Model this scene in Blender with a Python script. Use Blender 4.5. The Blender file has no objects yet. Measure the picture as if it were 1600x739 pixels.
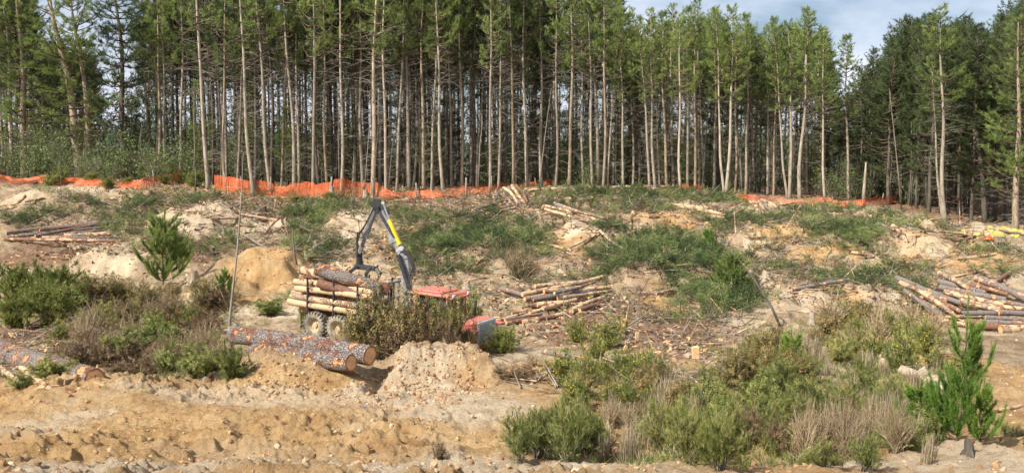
import bpy, math, random
import numpy as np
R = math.radians
rnd = random.Random(7)
rng = np.random.default_rng(11)
scene = bpy.context.scene
COL = scene.collection

# ------------------------------------------------------------------ camera, sky, sun, exposure
F = 1400.0; CX = 800.0; CY = 369.5; HOR = 268.0; CAMZ = 6.0
PITCH = math.atan((CY - HOR) / F)
cam_d = bpy.data.cameras.new('camera'); cam = bpy.data.objects.new('camera', cam_d); COL.objects.link(cam)
cam.location = (0, 0, CAMZ); cam.rotation_euler = (R(90) - PITCH, 0, 0)
cam_d.sensor_width = 36; cam_d.lens = 36 * F / 1600; cam_d.clip_start = 0.2; cam_d.clip_end = 6000
scene.camera = cam
SUN_EL = R(42); SUN_AZ = math.atan2(-0.78, -0.62)     # azimuth of the sun (x, y) behind and left of the camera
world = bpy.data.worlds.new('World'); scene.world = world; world.use_nodes = True
wn = world.node_tree.nodes; wl = world.node_tree.links
bg = wn['Background']; bg.inputs['Strength'].default_value = 0.066
sky = wn.new('ShaderNodeTexSky'); sky.sky_type = 'NISHITA'; sky.sun_disc = False
sky.sun_elevation = SUN_EL
sky.air_density = 1.0; sky.dust_density = 1.5; sky.ozone_density = 1.5
tc = wn.new('ShaderNodeTexCoord'); mp = wn.new('ShaderNodeMapping'); mp.inputs['Scale'].default_value = (1.0, 1.0, 2.6)
cn = wn.new('ShaderNodeTexNoise'); cn.inputs['Scale'].default_value = 3.2; cn.inputs['Detail'].default_value = 7; cn.inputs['Roughness'].default_value = .55
cr = wn.new('ShaderNodeValToRGB'); cr.color_ramp.elements[0].position = .36; cr.color_ramp.elements[1].position = .62
cm = wn.new('ShaderNodeMixRGB'); cm.inputs[2].default_value = (9.5, 10.0, 11.5, 1)
wl.new(tc.outputs['Generated'], mp.inputs[0]); wl.new(mp.outputs[0], cn.inputs['Vector']); wl.new(cn.outputs['Fac'], cr.inputs[0])
wl.new(cr.outputs[0], cm.inputs[0]); wl.new(sky.outputs[0], cm.inputs[1]); wl.new(cm.outputs[0], bg.inputs['Color'])
sd = bpy.data.lights.new('sun', 'SUN'); sd.energy = 5.0; sd.angle = R(.53); sd.color = (1, .95, .87)
sun = bpy.data.objects.new('sun', sd); COL.objects.link(sun)
from mathutils import Vector, Matrix
SUNV = Vector((-0.78, -0.62, math.tan(SUN_EL) * math.hypot(.62, .78))).normalized()
sun.rotation_euler = SUNV.to_track_quat('Z', 'Y').to_euler(); sun.location = (-30, -40, 60)
sky.sun_rotation = math.atan2(SUNV.x, SUNV.y)
scene.view_settings.view_transform = 'Standard'; scene.view_settings.look = 'None'
scene.view_settings.exposure = 0.76; scene.view_settings.gamma = 1; scene.view_settings.use_curve_mapping = False
scene.cycles.max_bounces = 5; scene.cycles.diffuse_bounces = 3; scene.cycles.transparent_max_bounces = 12

# ------------------------------------------------------------------ picture <-> place
ca, sa = math.cos(PITCH), math.sin(PITCH)
def at3(px, py, Y):
    u = (px - CX) / F; v = (CY - py) / F
    dy = ca + v * sa; dz = -sa + v * ca
    t = Y / dy
    return np.array([u * t, Y, CAMZ + t * dz])
def row2z(py, Y):
    v = (CY - py) / F
    return CAMZ + Y * (-sa + v * ca) / (ca + v * sa)
def z2row(z, Y):
    s = (z - CAMZ) / Y
    return CY - F * (s * ca + sa) / (ca - s * sa)
def w2px(x, Y):
    return CX + F * x / Y * 1.0

# ------------------------------------------------------------------ noise
def _h(ix, iy, seed):
    h = (ix.astype(np.int64) * 374761393 + iy.astype(np.int64) * 668265263 + seed * 974634777) & 0xFFFFFFFF
    h = ((h ^ (h >> 13)) * 1274126177) & 0xFFFFFFFF
    h = ((h ^ (h >> 16)) * 2246822519) & 0xFFFFFFFF
    return ((h ^ (h >> 15)) & 0xFFFFFF) / float(0xFFFFFF)
def vn(x, y, seed=0):
    ix = np.floor(x); iy = np.floor(y); fx = x - ix; fy = y - iy
    fx = fx * fx * (3 - 2 * fx); fy = fy * fy * (3 - 2 * fy)
    a = _h(ix, iy, seed); b = _h(ix + 1, iy, seed); c = _h(ix, iy + 1, seed); d = _h(ix + 1, iy + 1, seed)
    return (a + (b - a) * fx) * (1 - fy) + (c + (d - c) * fx) * fy
def fbm(x, y, s, o=4, seed=0, g=.5):
    x = np.asarray(x, float) / s; y = np.asarray(y, float) / s; t = 0; a = 1; n = 0
    for i in range(o):
        t = t + a * (vn(x, y, seed + i * 17) * 2 - 1); n += a; a *= g
        x, y = x * 1.93 + y * .4, y * 1.93 - x * .4
    return t / n
def worley(x, y, s, seed=0):
    x = x / s; y = y / s; ix = np.floor(x); iy = np.floor(y); m = np.full(x.shape, 9.0)
    for dx in (-1, 0, 1):
        for dy in (-1, 0, 1):
            cx = ix + dx; cy = iy + dy
            px = cx + _h(cx, cy, seed); py = cy + _h(cx, cy, seed + 5)
            rr = .6 + .8 * _h(cx, cy, seed + 9)
            m = np.minimum(m, np.hypot(px - x, py - y) / rr)
    return m
def smooth(a, b, x):
    t = np.clip((x - a) / (b - a), 0, 1); return t * t * (3 - 2 * t)

# ------------------------------------------------------------------ mesh building
class Geo:
    """collects triangles and quads with a material index and a tint per vertex"""
    def __init__(s): s.V = []; s.T = []; s.Q = []; s.mt = []; s.mq = []; s.tint = []; s.n = 0
    def add(s, V, T=None, Q=None, mat=0, tint=0.5):
        V = np.asarray(V, float).reshape(-1, 3)
        s.V.append(V); s.tint.append(np.broadcast_to(np.asarray(tint, float), (len(V),)).copy())
        if T is not None and len(T):
            T = np.asarray(T, np.int64).reshape(-1, 3); s.T.append(T + s.n); s.mt.append(np.full(len(T), mat))
        if Q is not None and len(Q):
            Q = np.asarray(Q, np.int64).reshape(-1, 4); s.Q.append(Q + s.n); s.mq.append(np.full(len(Q), mat))
        s.n += len(V); return s
    def mesh(s, name, mats, smooth_=True, origin=(0, 0, 0)):
        me = bpy.data.meshes.new(name)
        V = np.concatenate(s.V) - np.asarray(origin, float) if s.V else np.zeros((0, 3))
        T = np.concatenate(s.T) if s.T else np.zeros((0, 3), np.int64)
        Q = np.concatenate(s.Q) if s.Q else np.zeros((0, 4), np.int64)
        loops = np.concatenate([T.ravel(), Q.ravel()]).astype(np.int32)
        st = np.concatenate([np.arange(len(T)) * 3, len(T) * 3 + np.arange(len(Q)) * 4]).astype(np.int32)
        mi = np.concatenate(([np.concatenate(s.mt)] if s.mt else []) + ([np.concatenate(s.mq)] if s.mq else []) + [np.zeros(0)]).astype(np.int32)
        me.vertices.add(len(V)); me.vertices.foreach_set('co', V.astype(np.float32).ravel())
        me.loops.add(len(loops)); me.loops.foreach_set('vertex_index', loops)
        me.polygons.add(len(st)); me.polygons.foreach_set('loop_start', st)
        for m in mats: me.materials.append(m)
        me.polygons.foreach_set('material_index', mi)
        me.polygons.foreach_set('use_smooth', np.full(len(st), bool(smooth_)))
        a = me.attributes.new('tint', 'FLOAT', 'POINT'); a.data.foreach_set('value', np.concatenate(s.tint).astype(np.float32) if s.tint else np.zeros(0, np.float32))
        me.update(calc_edges=True)
        return me
def tag(o, label=None, cat=None, group=None, kind=None):
    if label: o['label'] = label
    if cat: o['category'] = cat
    if group: o['group'] = group
    if kind: o['kind'] = kind
    return o
def obj(name, geo, mats, parent=None, smooth_=True, loc=(0, 0, 0)):
    """loc: where the thing's base is; geometry comes in the same coordinates as loc"""
    if not isinstance(mats, (list, tuple)): mats = [mats]
    me = geo if isinstance(geo, bpy.types.Mesh) else geo.mesh(name, mats, smooth_, loc)
    o = bpy.data.objects.new(name, me); COL.objects.link(o)
    if parent is not None: o.parent = parent
    else: o.location = [float(v) for v in loc]
    return o
def empty(name, loc, label, cat, group=None):
    o = bpy.data.objects.new(name, None); COL.objects.link(o); o.empty_display_size = .3
    o.location = [float(v) for v in loc]; return tag(o, label, cat, group)
def copy_tree(o, parent=None):
    c = o.copy(); COL.objects.link(c); c.parent = parent
    for ch in KIDS.get(o, ()): copy_tree(ch, c)
    return c
KIDS = {}
def kids(o): KIDS[o] = [c for c in bpy.data.objects if c.parent is o]

def frame(d):
    d = np.asarray(d, float); d = d / np.linalg.norm(d)
    a = np.array([0, 0, 1.]) if abs(d[2]) < .9 else np.array([1., 0, 0])
    u = np.cross(a, d); u /= np.linalg.norm(u); return u, np.cross(d, u), d
def tube(P, rad, n=6, cap=True, jit=0, r=rng):
    P = np.asarray(P, float); k = len(P); rad = np.broadcast_to(np.asarray(rad, float), (k,))
    tg = np.gradient(P, axis=0); u, v, _ = frame(tg[0]); ang = np.arange(n) * 2 * math.pi / n
    V = []
    for i in range(k):
        d = tg[i] / np.linalg.norm(tg[i]); u = u - d * np.dot(u, d); u /= np.linalg.norm(u); v = np.cross(d, u)
        rr = rad[i] * (1 + jit * r.uniform(-1, 1, n)) if jit else rad[i] * np.ones(n)
        V.append(P[i] + (np.cos(ang) * rr)[:, None] * u + (np.sin(ang) * rr)[:, None] * v)
    V = np.concatenate(V); i = np.arange(k - 1)[:, None] * n; j = np.arange(n)[None]; jn = (j + 1) % n
    Q = np.stack([i + j, i + jn, i + n + jn, i + n + j], -1).reshape(-1, 4)
    T = []
    if cap:
        V = np.concatenate([V, P[:1], P[-1:]]); a = k * n
        for q in range(n):
            T.append([a, (q + 1) % n, q]); T.append([a + 1, (k - 1) * n + q, (k - 1) * n + (q + 1) % n])
    return V, T, Q
def box(c, s, axes=None, bev=0):
    """box with centre c, size s, axes (3x3 rows); bev > 0 chamfers the edges"""
    s = np.asarray(s, float) / 2
    if bev <= 0:
        V = np.array([[x, y, z] for x in (-1, 1) for y in (-1, 1) for z in (-1, 1)]) * s
        Q = [[0, 1, 3, 2], [4, 6, 7, 5], [0, 4, 5, 1], [2, 3, 7, 6], [0, 2, 6, 4], [1, 5, 7, 3]]; T = []
    else:
        b = min(bev, min(s) * .95); V = []; idx = {}
        for sx in (-1, 1):
            for sy in (-1, 1):
                for sz in (-1, 1):
                    for ax in range(3):
                        v = np.array([sx, sy, sz]) * (s - b); v[ax] = (sx, sy, sz)[ax] * s[ax]
                        idx[(sx, sy, sz, ax)] = len(V); V.append(v)
        V = np.array(V); Q = []; T = []
        for ax in range(3):
            o1, o2 = (ax + 1) % 3, (ax + 2) % 3
            for sg in (-1, 1):
                f = []
                for a, b2 in ((-1, -1), (1, -1), (1, 1), (-1, 1)):
                    k = [0, 0, 0]; k[ax] = sg; k[o1] = a; k[o2] = b2; f.append(idx[(*k, ax)])
                Q.append(f if sg > 0 else f[::-1])
            for a in (-1, 1):
                for b2 in (-1, 1):
                    f = []
                    for e, fa in ((-1, o1), (1, o1), (1, o2), (-1, o2)):
                        k = [0, 0, 0]; k[ax] = e; k[o1] = a; k[o2] = b2; f.append(idx[(*k, fa)])
                    Q.append(f if a * b2 > 0 else f[::-1])
        for sx in (-1, 1):
            for sy in (-1, 1):
                for sz in (-1, 1):
                    f = [idx[(sx, sy, sz, 0)], idx[(sx, sy, sz, 1)], idx[(sx, sy, sz, 2)]]
                    T.append(f if sx * sy * sz > 0 else f[::-1])
    if axes is not None: V = V @ np.asarray(axes, float)
    return V + np.asarray(c, float), T, Q
def rand_rot(n, r=rng):
    q = r.normal(size=(n, 4)); q /= np.linalg.norm(q, axis=1)[:, None]; a, b, c, d = q.T
    return np.stack([1-2*(c*c+d*d), 2*(b*c-a*d), 2*(b*d+a*c), 2*(b*c+a*d), 1-2*(b*b+d*d), 2*(c*d-a*b), 2*(b*d-a*c), 2*(c*d+a*b), 1-2*(b*b+c*c)], -1).reshape(n, 3, 3)
def dir_rot(D, r=rng):
    """rotations that take +Z to the directions D, with random spin; columns are the axes"""
    D = D / np.linalg.norm(D, axis=1)[:, None]; a = r.normal(size=D.shape)
    u = np.cross(a, D); u /= np.linalg.norm(u, axis=1)[:, None]
    return np.stack([u, np.cross(D, u), D], -1)
def scatter(g, tmpl, P, Rm, S, mat=0, tint=None):
    """place the template (V, T[, tint]) at every P"""
    Vt, Tt = tmpl[0], tmpl[1]; n = len(P); k = len(Vt)
    if n == 0: return
    S = np.broadcast_to(np.asarray(S, float), (n,))
    V = np.einsum('nij,kj->nki', Rm, Vt) * S[:, None, None] + P[:, None, :]
    T = Tt[None] + (np.arange(n) * k)[:, None, None]
    t = np.full((n, k), .5) if tint is None else np.repeat(np.broadcast_to(np.asarray(tint, float), (n,))[:, None], k, 1)
    if len(tmpl) > 2: t = t + tmpl[2][None]
    g.add(V.reshape(-1, 3), T=T.reshape(-1, 3), mat=mat, tint=t.ravel())
def tuft(n, L, w, spread, seed=1, back=0.15):
    """a burst of needles around +Z"""
    r = np.random.default_rng(seed); V = []; T = []
    for i in range(n):
        th = r.uniform(.1, spread); ph = r.uniform(0, 6.283)
        d = np.array([math.sin(th) * math.cos(ph), math.sin(th) * math.sin(ph), math.cos(th)])
        s = np.cross(d, r.normal(size=3)); s /= np.linalg.norm(s)
        b = np.array([0, 0, r.uniform(-back, back) * L * 3]); l = L * r.uniform(.7, 1.15)
        V += [b - s * w / 2, b + s * w / 2, b + d * l]; T.append([3 * i, 3 * i + 1, 3 * i + 2])
    return np.array(V), np.array(T), np.tile([-.05, -.05, .1], n)
def leafpair(n, L, w, seed=2):
    """small leaves along a short +Z twig"""
    r = np.random.default_rng(seed); V = []; T = []
    for i in range(n):
        z = i / n; ph = i * 2.4; d = np.array([math.cos(ph), math.sin(ph), r.uniform(.2, 1.1)]); d /= np.linalg.norm(d)
        s = np.cross(d, r.normal(size=3)); s /= np.linalg.norm(s); b = np.array([0, 0, z])
        k = len(V); V += [b, b + d * L * .5 + s * w / 2, b + d * L, b + d * L * .5 - s * w / 2]; T += [[k, k + 1, k + 2], [k, k + 2, k + 3]]
    return np.array(V), np.array(T), np.full(len(V), 0.0)

# ------------------------------------------------------------------ materials
def mat(name, rough=.9, spec=.25):
    m = bpy.data.materials.new(name); m.use_nodes = True; nt = m.node_tree
    b = nt.nodes['Principled BSDF']; b.inputs['Roughness'].default_value = rough; b.inputs['Specular IOR Level'].default_value = spec
    return m, nt, b
def ramp(nt, src, stops):
    r = nt.nodes.new('ShaderNodeValToRGB'); e = r.color_ramp.elements
    while len(e) < len(stops): e.new(.5)
    for k, (p, c) in zip(e, stops): k.position = p; k.color = (*c, 1)
    nt.links.new(src, r.inputs[0]); return r.outputs[0]
def noise(nt, scale, detail=4, rough=.6, vec=None, stretch=None):
    n = nt.nodes.new('ShaderNodeTexNoise'); n.inputs['Scale'].default_value = scale; n.inputs['Detail'].default_value = detail; n.inputs['Roughness'].default_value = rough
    if vec is None: vec = nt.nodes.new('ShaderNodeTexCoord').outputs['Object']
    if stretch:
        m = nt.nodes.new('ShaderNodeMapping'); m.inputs['Scale'].default_value = stretch; nt.links.new(vec, m.inputs[0]); vec = m.outputs[0]
    nt.links.new(vec, n.inputs['Vector']); return n.outputs['Fac']
def mixc(nt, f, a, b, mode='MIX'):
    m = nt.nodes.new('ShaderNodeMixRGB'); m.blend_type = mode
    for i, v in enumerate((f, a, b)):
        if hasattr(v, 'is_linked') or isinstance(v, bpy.types.NodeSocket): nt.links.new(v, m.inputs[i])
        else: m.inputs[i].default_value = v if i == 0 else (*v, 1)
    return m.outputs[0]
def attr(nt, name):
    a = nt.nodes.new('ShaderNodeAttribute'); a.attribute_name = name; return a.outputs['Fac']
def bump(nt, b, h, dist, strength=1):
    n = nt.nodes.new('ShaderNodeBump'); n.inputs['Distance'].default_value = dist; n.inputs['Strength'].default_value = strength
    nt.links.new(h, n.inputs['Height']); nt.links.new(n.outputs[0], b.inputs['Normal'])
def math_(nt, op, a, b=None):
    m = nt.nodes.new('ShaderNodeMath'); m.operation = op
    for i, v in enumerate((a, b)):
        if v is None: continue
        if isinstance(v, (int, float)): m.inputs[i].default_value = v
        else: nt.links.new(v, m.inputs[i])
    return m.outputs[0]
def leaf_mat(name, stops, obj_var=.25, trans=.25):
    m, nt, b = mat(name, .55, .3)
    oi = nt.nodes.new('ShaderNodeObjectInfo'); t = attr(nt, 'tint')
    t = math_(nt, 'ADD', t, math_(nt, 'MULTIPLY', math_(nt, 'SUBTRACT', oi.outputs['Random'], .5), obj_var))
    c = ramp(nt, t, stops); nt.links.new(c, b.inputs['Base Color'])
    tr = nt.nodes.new('ShaderNodeBsdfTranslucent'); nt.links.new(c, tr.inputs[0])
    mx = nt.nodes.new('ShaderNodeMixShader'); mx.inputs[0].default_value = trans
    nt.links.new(b.outputs[0], mx.inputs[1]); nt.links.new(tr.outputs[0], mx.inputs[2]); nt.links.new(mx.outputs[0], nt.nodes['Material Output'].inputs[0])
    return m
def plain(name, c, c2=None, scale=4, rough=.8, spec=.25, bscale=None, bd=.01, metal=0, stretch=None):
    m, nt, b = mat(name, rough, spec); c2 = c2 or [v * .6 for v in c]; b.inputs['Metallic'].default_value = metal
    f = noise(nt, scale, 5, .65, stretch=stretch); nt.links.new(ramp(nt, f, [(.35, c2), (.65, c)]), b.inputs['Base Color'])
    if bscale: bump(nt, b, noise(nt, bscale, 4, .7, stretch=stretch), bd)
    return m
M = {}
M['needles'] = leaf_mat('pine_needles', [(.0, (.06, .085, .022)), (.3, (.14, .2, .05)), (.6, (.25, .32, .085)), (1, (.42, .45, .15))], trans=.4)
M['needles_dark'] = leaf_mat('shade_toned_pine_needles', [(.0, (.03, .042, .02)), (.5, (.075, .11, .038)), (1, (.16, .2, .07))], trans=.35)  # darker copy of the pine needles, shade inside the stand put into the colour
M['needles_bright'] = leaf_mat('young_pine_needles', [(.0, (.05, .1, .02)), (.45, (.12, .22, .035)), (.75, (.25, .37, .06)), (1, (.42, .5, .1))], trans=.35)
M['slash'] = leaf_mat('cut_green_branches', [(.0, (.05, .07, .025)), (.35, (.115, .16, .05)), (.6, (.24, .28, .09)), (.8, (.34, .32, .15)), (1, (.5, .38, .22))])
M['leaf_olive'] = leaf_mat('olive_leaves', [(.0, (.07, .06, .022)), (.35, (.14, .13, .04)), (.6, (.27, .21, .07)), (1, (.42, .26, .12))])
M['leaf_green'] = leaf_mat('green_leaves', [(.0, (.06, .075, .02)), (.4, (.15, .19, .045)), (.65, (.29, .31, .08)), (1, (.5, .42, .18))], trans=.35)
M['leaf_pale'] = leaf_mat('sapling_leaves', [(.0, (.06, .085, .025)), (.5, (.13, .18, .05)), (1, (.26, .31, .11))])
M['leaf_brown'] = leaf_mat('dead_brown_leaves', [(.0, (.07, .04, .02)), (.5, (.17, .11, .055)), (1, (.3, .21, .12))])
M['dry_grass'] = leaf_mat('dry_grass_blades', [(.0, (.16, .12, .07)), (.5, (.34, .27, .17)), (1, (.5, .43, .3))])
M['flower'] = leaf_mat('yellow_gorse_flowers', [(.0, (.45, .3, .01)), (1, (.7, .5, .03))], trans=.1)
def bark_mat(name, stops, scale=5, red=None, vert=True, bd=.02):
    m, nt, b = mat(name, .95, .1); oi = nt.nodes.new('ShaderNodeObjectInfo')
    f = noise(nt, scale, 6, .7, stretch=(1, 1, .25) if vert else None); c = ramp(nt, f, stops)
    v = math_(nt, 'ADD', math_(nt, 'MULTIPLY', oi.outputs['Random'], .5), .75)
    h = nt.nodes.new('ShaderNodeHueSaturation'); nt.links.new(v, h.inputs['Value']); nt.links.new(c, h.inputs['Color'])
    nt.links.new(h.outputs[0], b.inputs['Base Color']); bump(nt, b, f, bd); return m
M['bark'] = bark_mat('pine_bark', [(.3, (.17, .135, .10)), (.5, (.31, .26, .195)), (.7, (.44, .38, .3))])
M['bark_dark'] = bark_mat('dark_shade_toned_pine_bark', [(.3, (.045, .038, .03)), (.5, (.095, .08, .063)), (.7, (.17, .145, .115))])  # darker copy of the pine bark, stand shade in its colour; also dark stumps
M['straw'] = bark_mat('straw_coloured_stems', [(.3, (.26, .19, .11)), (.5, (.42, .33, .2)), (.7, (.55, .46, .31))])
M['bark_warm'] = bark_mat('warm_pine_bark', [(.3, (.16, .12, .08)), (.5, (.29, .225, .155)), (.7, (.42, .34, .25))])
M['twig'] = bark_mat('dead_twigs', [(.3, (.12, .10, .08)), (.5, (.2, .17, .135)), (.7, (.3, .26, .21))])
M['twig_brown'] = bark_mat('brown_twigs', [(.3, (.07, .05, .035)), (.5, (.14, .10, .07)), (.7, (.22, .17, .12))])
def peeled_log(name, a, b_, wood, amt, scale=3):
    m, nt, b = mat(name, .85, .2); oi = nt.nodes.new('ShaderNodeObjectInfo'); tc_ = nt.nodes.new('ShaderNodeTexCoord')
    ad = nt.nodes.new('ShaderNodeVectorMath'); nt.links.new(tc_.outputs['Object'], ad.inputs[0]); nt.links.new(oi.outputs['Location'], ad.inputs[1])
    vec = ad.outputs[0]
    f = noise(nt, 14, 5, .75, vec); bk = ramp(nt, f, [(.3, a), (.7, b_)])
    g = noise(nt, scale, 3, .55, vec); th = math_(nt, 'ADD', math_(nt, 'MULTIPLY', oi.outputs['Random'], .16), amt)
    rd = ramp(nt, math_(nt, 'SUBTRACT', g, th), [(.0, (0, 0, 0)), (.02, (1, 1, 1))])
    rim = ramp(nt, math_(nt, 'SUBTRACT', g, math_(nt, 'SUBTRACT', th, .05)), [(.0, (0, 0, 0)), (.02, (1, 1, 1))])
    wd = ramp(nt, noise(nt, 5, 4, .6, vec), [(.3, [v * .7 for v in wood]), (.7, wood)])
    c = mixc(nt, rim, bk, (.2, .085, .045)); c = mixc(nt, rd, c, wd)
    nt.links.new(c, b.inputs['Base Color']); bump(nt, b, math_(nt, 'SUBTRACT', f, math_(nt, 'MULTIPLY', rim, .5)), .03); return m
M['log_grey'] = peeled_log('grey_log_bark', (.1, .085, .075), (.25, .215, .19), (.5, .33, .19), .5)
M['log_pale'] = peeled_log('peeled_pale_log', (.2, .15, .11), (.36, .28, .2), (.6, .42, .25), .38)
M['log_red'] = peeled_log('reddish_log_bark', (.12, .06, .04), (.26, .14, .09), (.5, .33, .2), .52)
M['log_big'] = peeled_log('rough_grey_bark_with_peeled_patches', (.09, .085, .08), (.26, .245, .235), (.6, .36, .2), .535, 3.4)
def cut_mat():
    m, nt, b = mat('fresh_cut_wood', .8, .2); f = noise(nt, 9, 4, .6)
    w = ramp(nt, f, [(.3, (.5, .29, .13)), (.7, (.68, .44, .24))]); t = attr(nt, 'tint'); rg = math_(nt, 'MULTIPLY', math_(nt, 'ADD', math_(nt, 'SINE', math_(nt, 'MULTIPLY', t, 70.)), 1.), .12)
    c = mixc(nt, rg, w, (.33, .14, .06)); c = mixc(nt, ramp(nt, math_(nt, 'ADD', t, math_(nt, 'MULTIPLY', math_(nt, 'SUBTRACT', f, .5), .25)), [(.03, (1, 1, 1)), (.28, (0, 0, 0))]), c, (.22, .075, .035)); nt.links.new(c, b.inputs['Base Color']); return m
M['cut'] = cut_mat()
def plated():
    m, nt, b = mat('plated_pine_bark', .95, .1); tc_ = nt.nodes.new('ShaderNodeTexCoord'); mp_ = nt.nodes.new('ShaderNodeMapping'); mp_.inputs['Scale'].default_value = (.45, .9, 1.0); nt.links.new(tc_.outputs['Object'], mp_.inputs[0])
    nz_ = nt.nodes.new('ShaderNodeTexNoise'); nz_.inputs['Scale'].default_value = 6; nz_.inputs['Detail'].default_value = 3; ad = nt.nodes.new('ShaderNodeMixRGB'); ad.inputs[0].default_value = .12; nt.links.new(mp_.outputs[0], nz_.inputs['Vector']); nt.links.new(mp_.outputs[0], ad.inputs[1]); nt.links.new(nz_.outputs['Color'], ad.inputs[2])
    v = nt.nodes.new('ShaderNodeTexVoronoi'); v.feature = 'DISTANCE_TO_EDGE'; v.inputs['Scale'].default_value = 19; nt.links.new(ad.outputs[0], v.inputs['Vector'])
    e = ramp(nt, v.outputs['Distance'], [(.0, (.25, .25, .25)), (.12, (1, 1, 1))]); f = noise(nt, 22, 5, .8); big = noise(nt, 1.6, 4, .65)
    plate = ramp(nt, f, [(.3, (.15, .125, .11)), (.5, (.27, .235, .21)), (.7, (.4, .36, .33))]); redp = ramp(nt, f, [(.3, (.12, .06, .045)), (.7, (.3, .16, .11))])
    c = mixc(nt, ramp(nt, big, [(.53, (0, 0, 0)), (.6, (1, 1, 1))]), plate, redp); c = mixc(nt, e, (.12, .075, .055), c)
    g = noise(nt, 3.1, 4, .6, stretch=(.6, 1, 1)); pl = ramp(nt, g, [(.585, (0, 0, 0)), (.6, (1, 1, 1))]); rim = ramp(nt, g, [(.55, (0, 0, 0)), (.57, (1, 1, 1))])
    c = mixc(nt, rim, c, (.3, .1, .05)); c = mixc(nt, pl, c, ramp(nt, f, [(.3, (.5, .26, .12)), (.7, (.68, .42, .22))])); nt.links.new(c, b.inputs['Base Color'])
    h = math_(nt, 'SUBTRACT', math_(nt, 'ADD', e, math_(nt, 'MULTIPLY', f, .5)), math_(nt, 'MULTIPLY', rim, 1.)); bump(nt, b, h, .05, 1); return m
M['log_big'] = plated()
# ------------------------------------------------------------------ terrain
YS = [8, 9.5, 11, 11.8, 12.6, 13.5, 16, 19, 22, 24, 26, 28, 30, 33, 36, 40, 44, 48, 53, 58, 63, 68, 75, 90, 140, 400]
BASE = [800, 765, 735, 724, 727, 722, 694, 655, 618, 598, 580, 566, 553, 537, 522, 495, 462, 428, 387, 350, 322, 303, 296, 288, 280, 270]
def colrow(**k):
    d = dict(zip(YS, BASE)); d.update({int(a[1:]): b for a, b in k.items()}); return [d[y] for y in YS]
TAB = {-300: colrow(y53=372, y58=330, y63=303, y68=286, y75=281, y90=276), 0: colrow(y53=374, y58=332, y63=303, y68=286, y75=281, y90=275),
       200: colrow(y53=380, y58=340, y63=309, y68=289, y75=281, y90=273), 400: colrow(y63=320, y68=302, y75=293, y90=285),
       600: colrow(y28=572, y30=572, y33=552, y36=526, y63=322, y68=306, y75=293, y90=286), 800: colrow(y28=572, y30=570, y33=550, y36=525, y58=342, y63=312, y68=294, y75=294, y90=291),
       1000: colrow(y58=342, y63=312, y68=294, y75=295, y90=292), 1200: colrow(y58=348, y63=321, y68=308, y75=304, y90=298),
       1400: colrow(y53=375, y58=340, y63=326, y68=321, y75=315, y90=304), 1500: colrow(y48=415, y53=366, y58=350, y63=342, y68=334, y75=325, y90=310),
       1600: colrow(y44=450, y48=405, y53=374, y58=360, y63=350, y68=340, y75=330, y90=312), 1900: colrow(y44=445, y48=405, y53=378, y58=364, y63=354, y68=344, y75=332, y90=312)}
_pc = sorted(TAB); _px = np.arange(-300, 1901, 25.0); _ly = np.linspace(math.log(8), math.log(400), 320); _yy = np.exp(_ly)
_zt = np.array([[row2z(r, y) for r, y in zip(TAB[c], YS)] for c in _pc])
_a = np.array([np.interp(_yy, YS, z) for z in _zt])
ZT = np.array([np.interp(_px, _pc, _a[:, j]) for j in range(len(_yy))])      # [Y, px]
def _blur(A, n, ax):
    for _ in range(n):
        P = np.pad(A, [(1, 1) if i == ax else (0, 0) for i in range(2)], mode='edge')
        A = (P.take(range(0, A.shape[ax]), ax) + 2 * P.take(range(1, A.shape[ax] + 1), ax) + P.take(range(2, A.shape[ax] + 2), ax)) / 4
    return A
ZT = _blur(_blur(ZT, 5, 0), 10, 1)
def Htab(x, y):
    yc = np.clip(y, 8, 399.9); p = np.clip(CX + F * x / np.maximum(yc, 8), -299, 1899)
    fi = (np.log(yc) - _ly[0]) / (_ly[1] - _ly[0]); fj = (p + 300) / 25
    i = np.clip(np.floor(fi).astype(int), 0, len(_yy) - 2); j = np.clip(np.floor(fj).astype(int), 0, len(_px) - 2); a = fi - i; b = fj - j
    z = (ZT[i, j] * (1 - a) + ZT[i + 1, j] * a) * (1 - b) + (ZT[i, j + 1] * (1 - a) + ZT[i + 1, j + 1] * a) * b
    return z + smooth(8, 3, y) * 1.35
def hit0(px, py, f=Htab, y0=9, y1=160):
    """distance at which the ground is first seen at this row"""
    Yv = np.exp(np.linspace(math.log(y0), math.log(y1), 1500)); u = (px - CX) / F; x = u * Yv
    rows = z2row(f(x, Yv), Yv); k = np.argmax(rows <= py)
    if rows[k] > py: k = np.argmin(rows)
    return float(x[k]), float(Yv[k])
# bumps: px, py of the middle, half width px, depth half m, height m
BUMPS = [(290, 352, 62, 2.2, .9), (345, 345, 50, 1.6, .5), (60, 318, 55, 2.0, .7), (180, 410, 75, 2.6, .8), (400, 432, 70, 3.2, 1.1), (545, 352, 48, 1.9, .9), (450, 345, 40, 1.2, .5),
         (685, 358, 45, 1.5, .5), (930, 372, 62, 1.9, .9), (1050, 350, 60, 2., .5), (1150, 388, 32, 1.4, .6), (1250, 400, 90, 1.8, .6), (1215, 365, 60, 1.5, .5), (1430, 385, 60, 2, .9),
         (1340, 405, 45, 1.4, .5), (1375, 470, 40, 1.6, .6), (1250, 470, 50, 1.8, .5), (1500, 372, 60, 1.5, .5), (840, 425, 70, 1.5, .5), (1085, 440, 130, 3, .9), (320, 470, 60, 2.5, .7), (700, 400, 60, 2.4, .6), (1560, 364, 50, 1.2, .6)]
BW = []
for (px, py, hw, hd, h) in BUMPS:
    x, Y = hit0(px, py + 10); BW.append((x, Y + hd * .5, hw * Y / F, hd, h))
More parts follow.
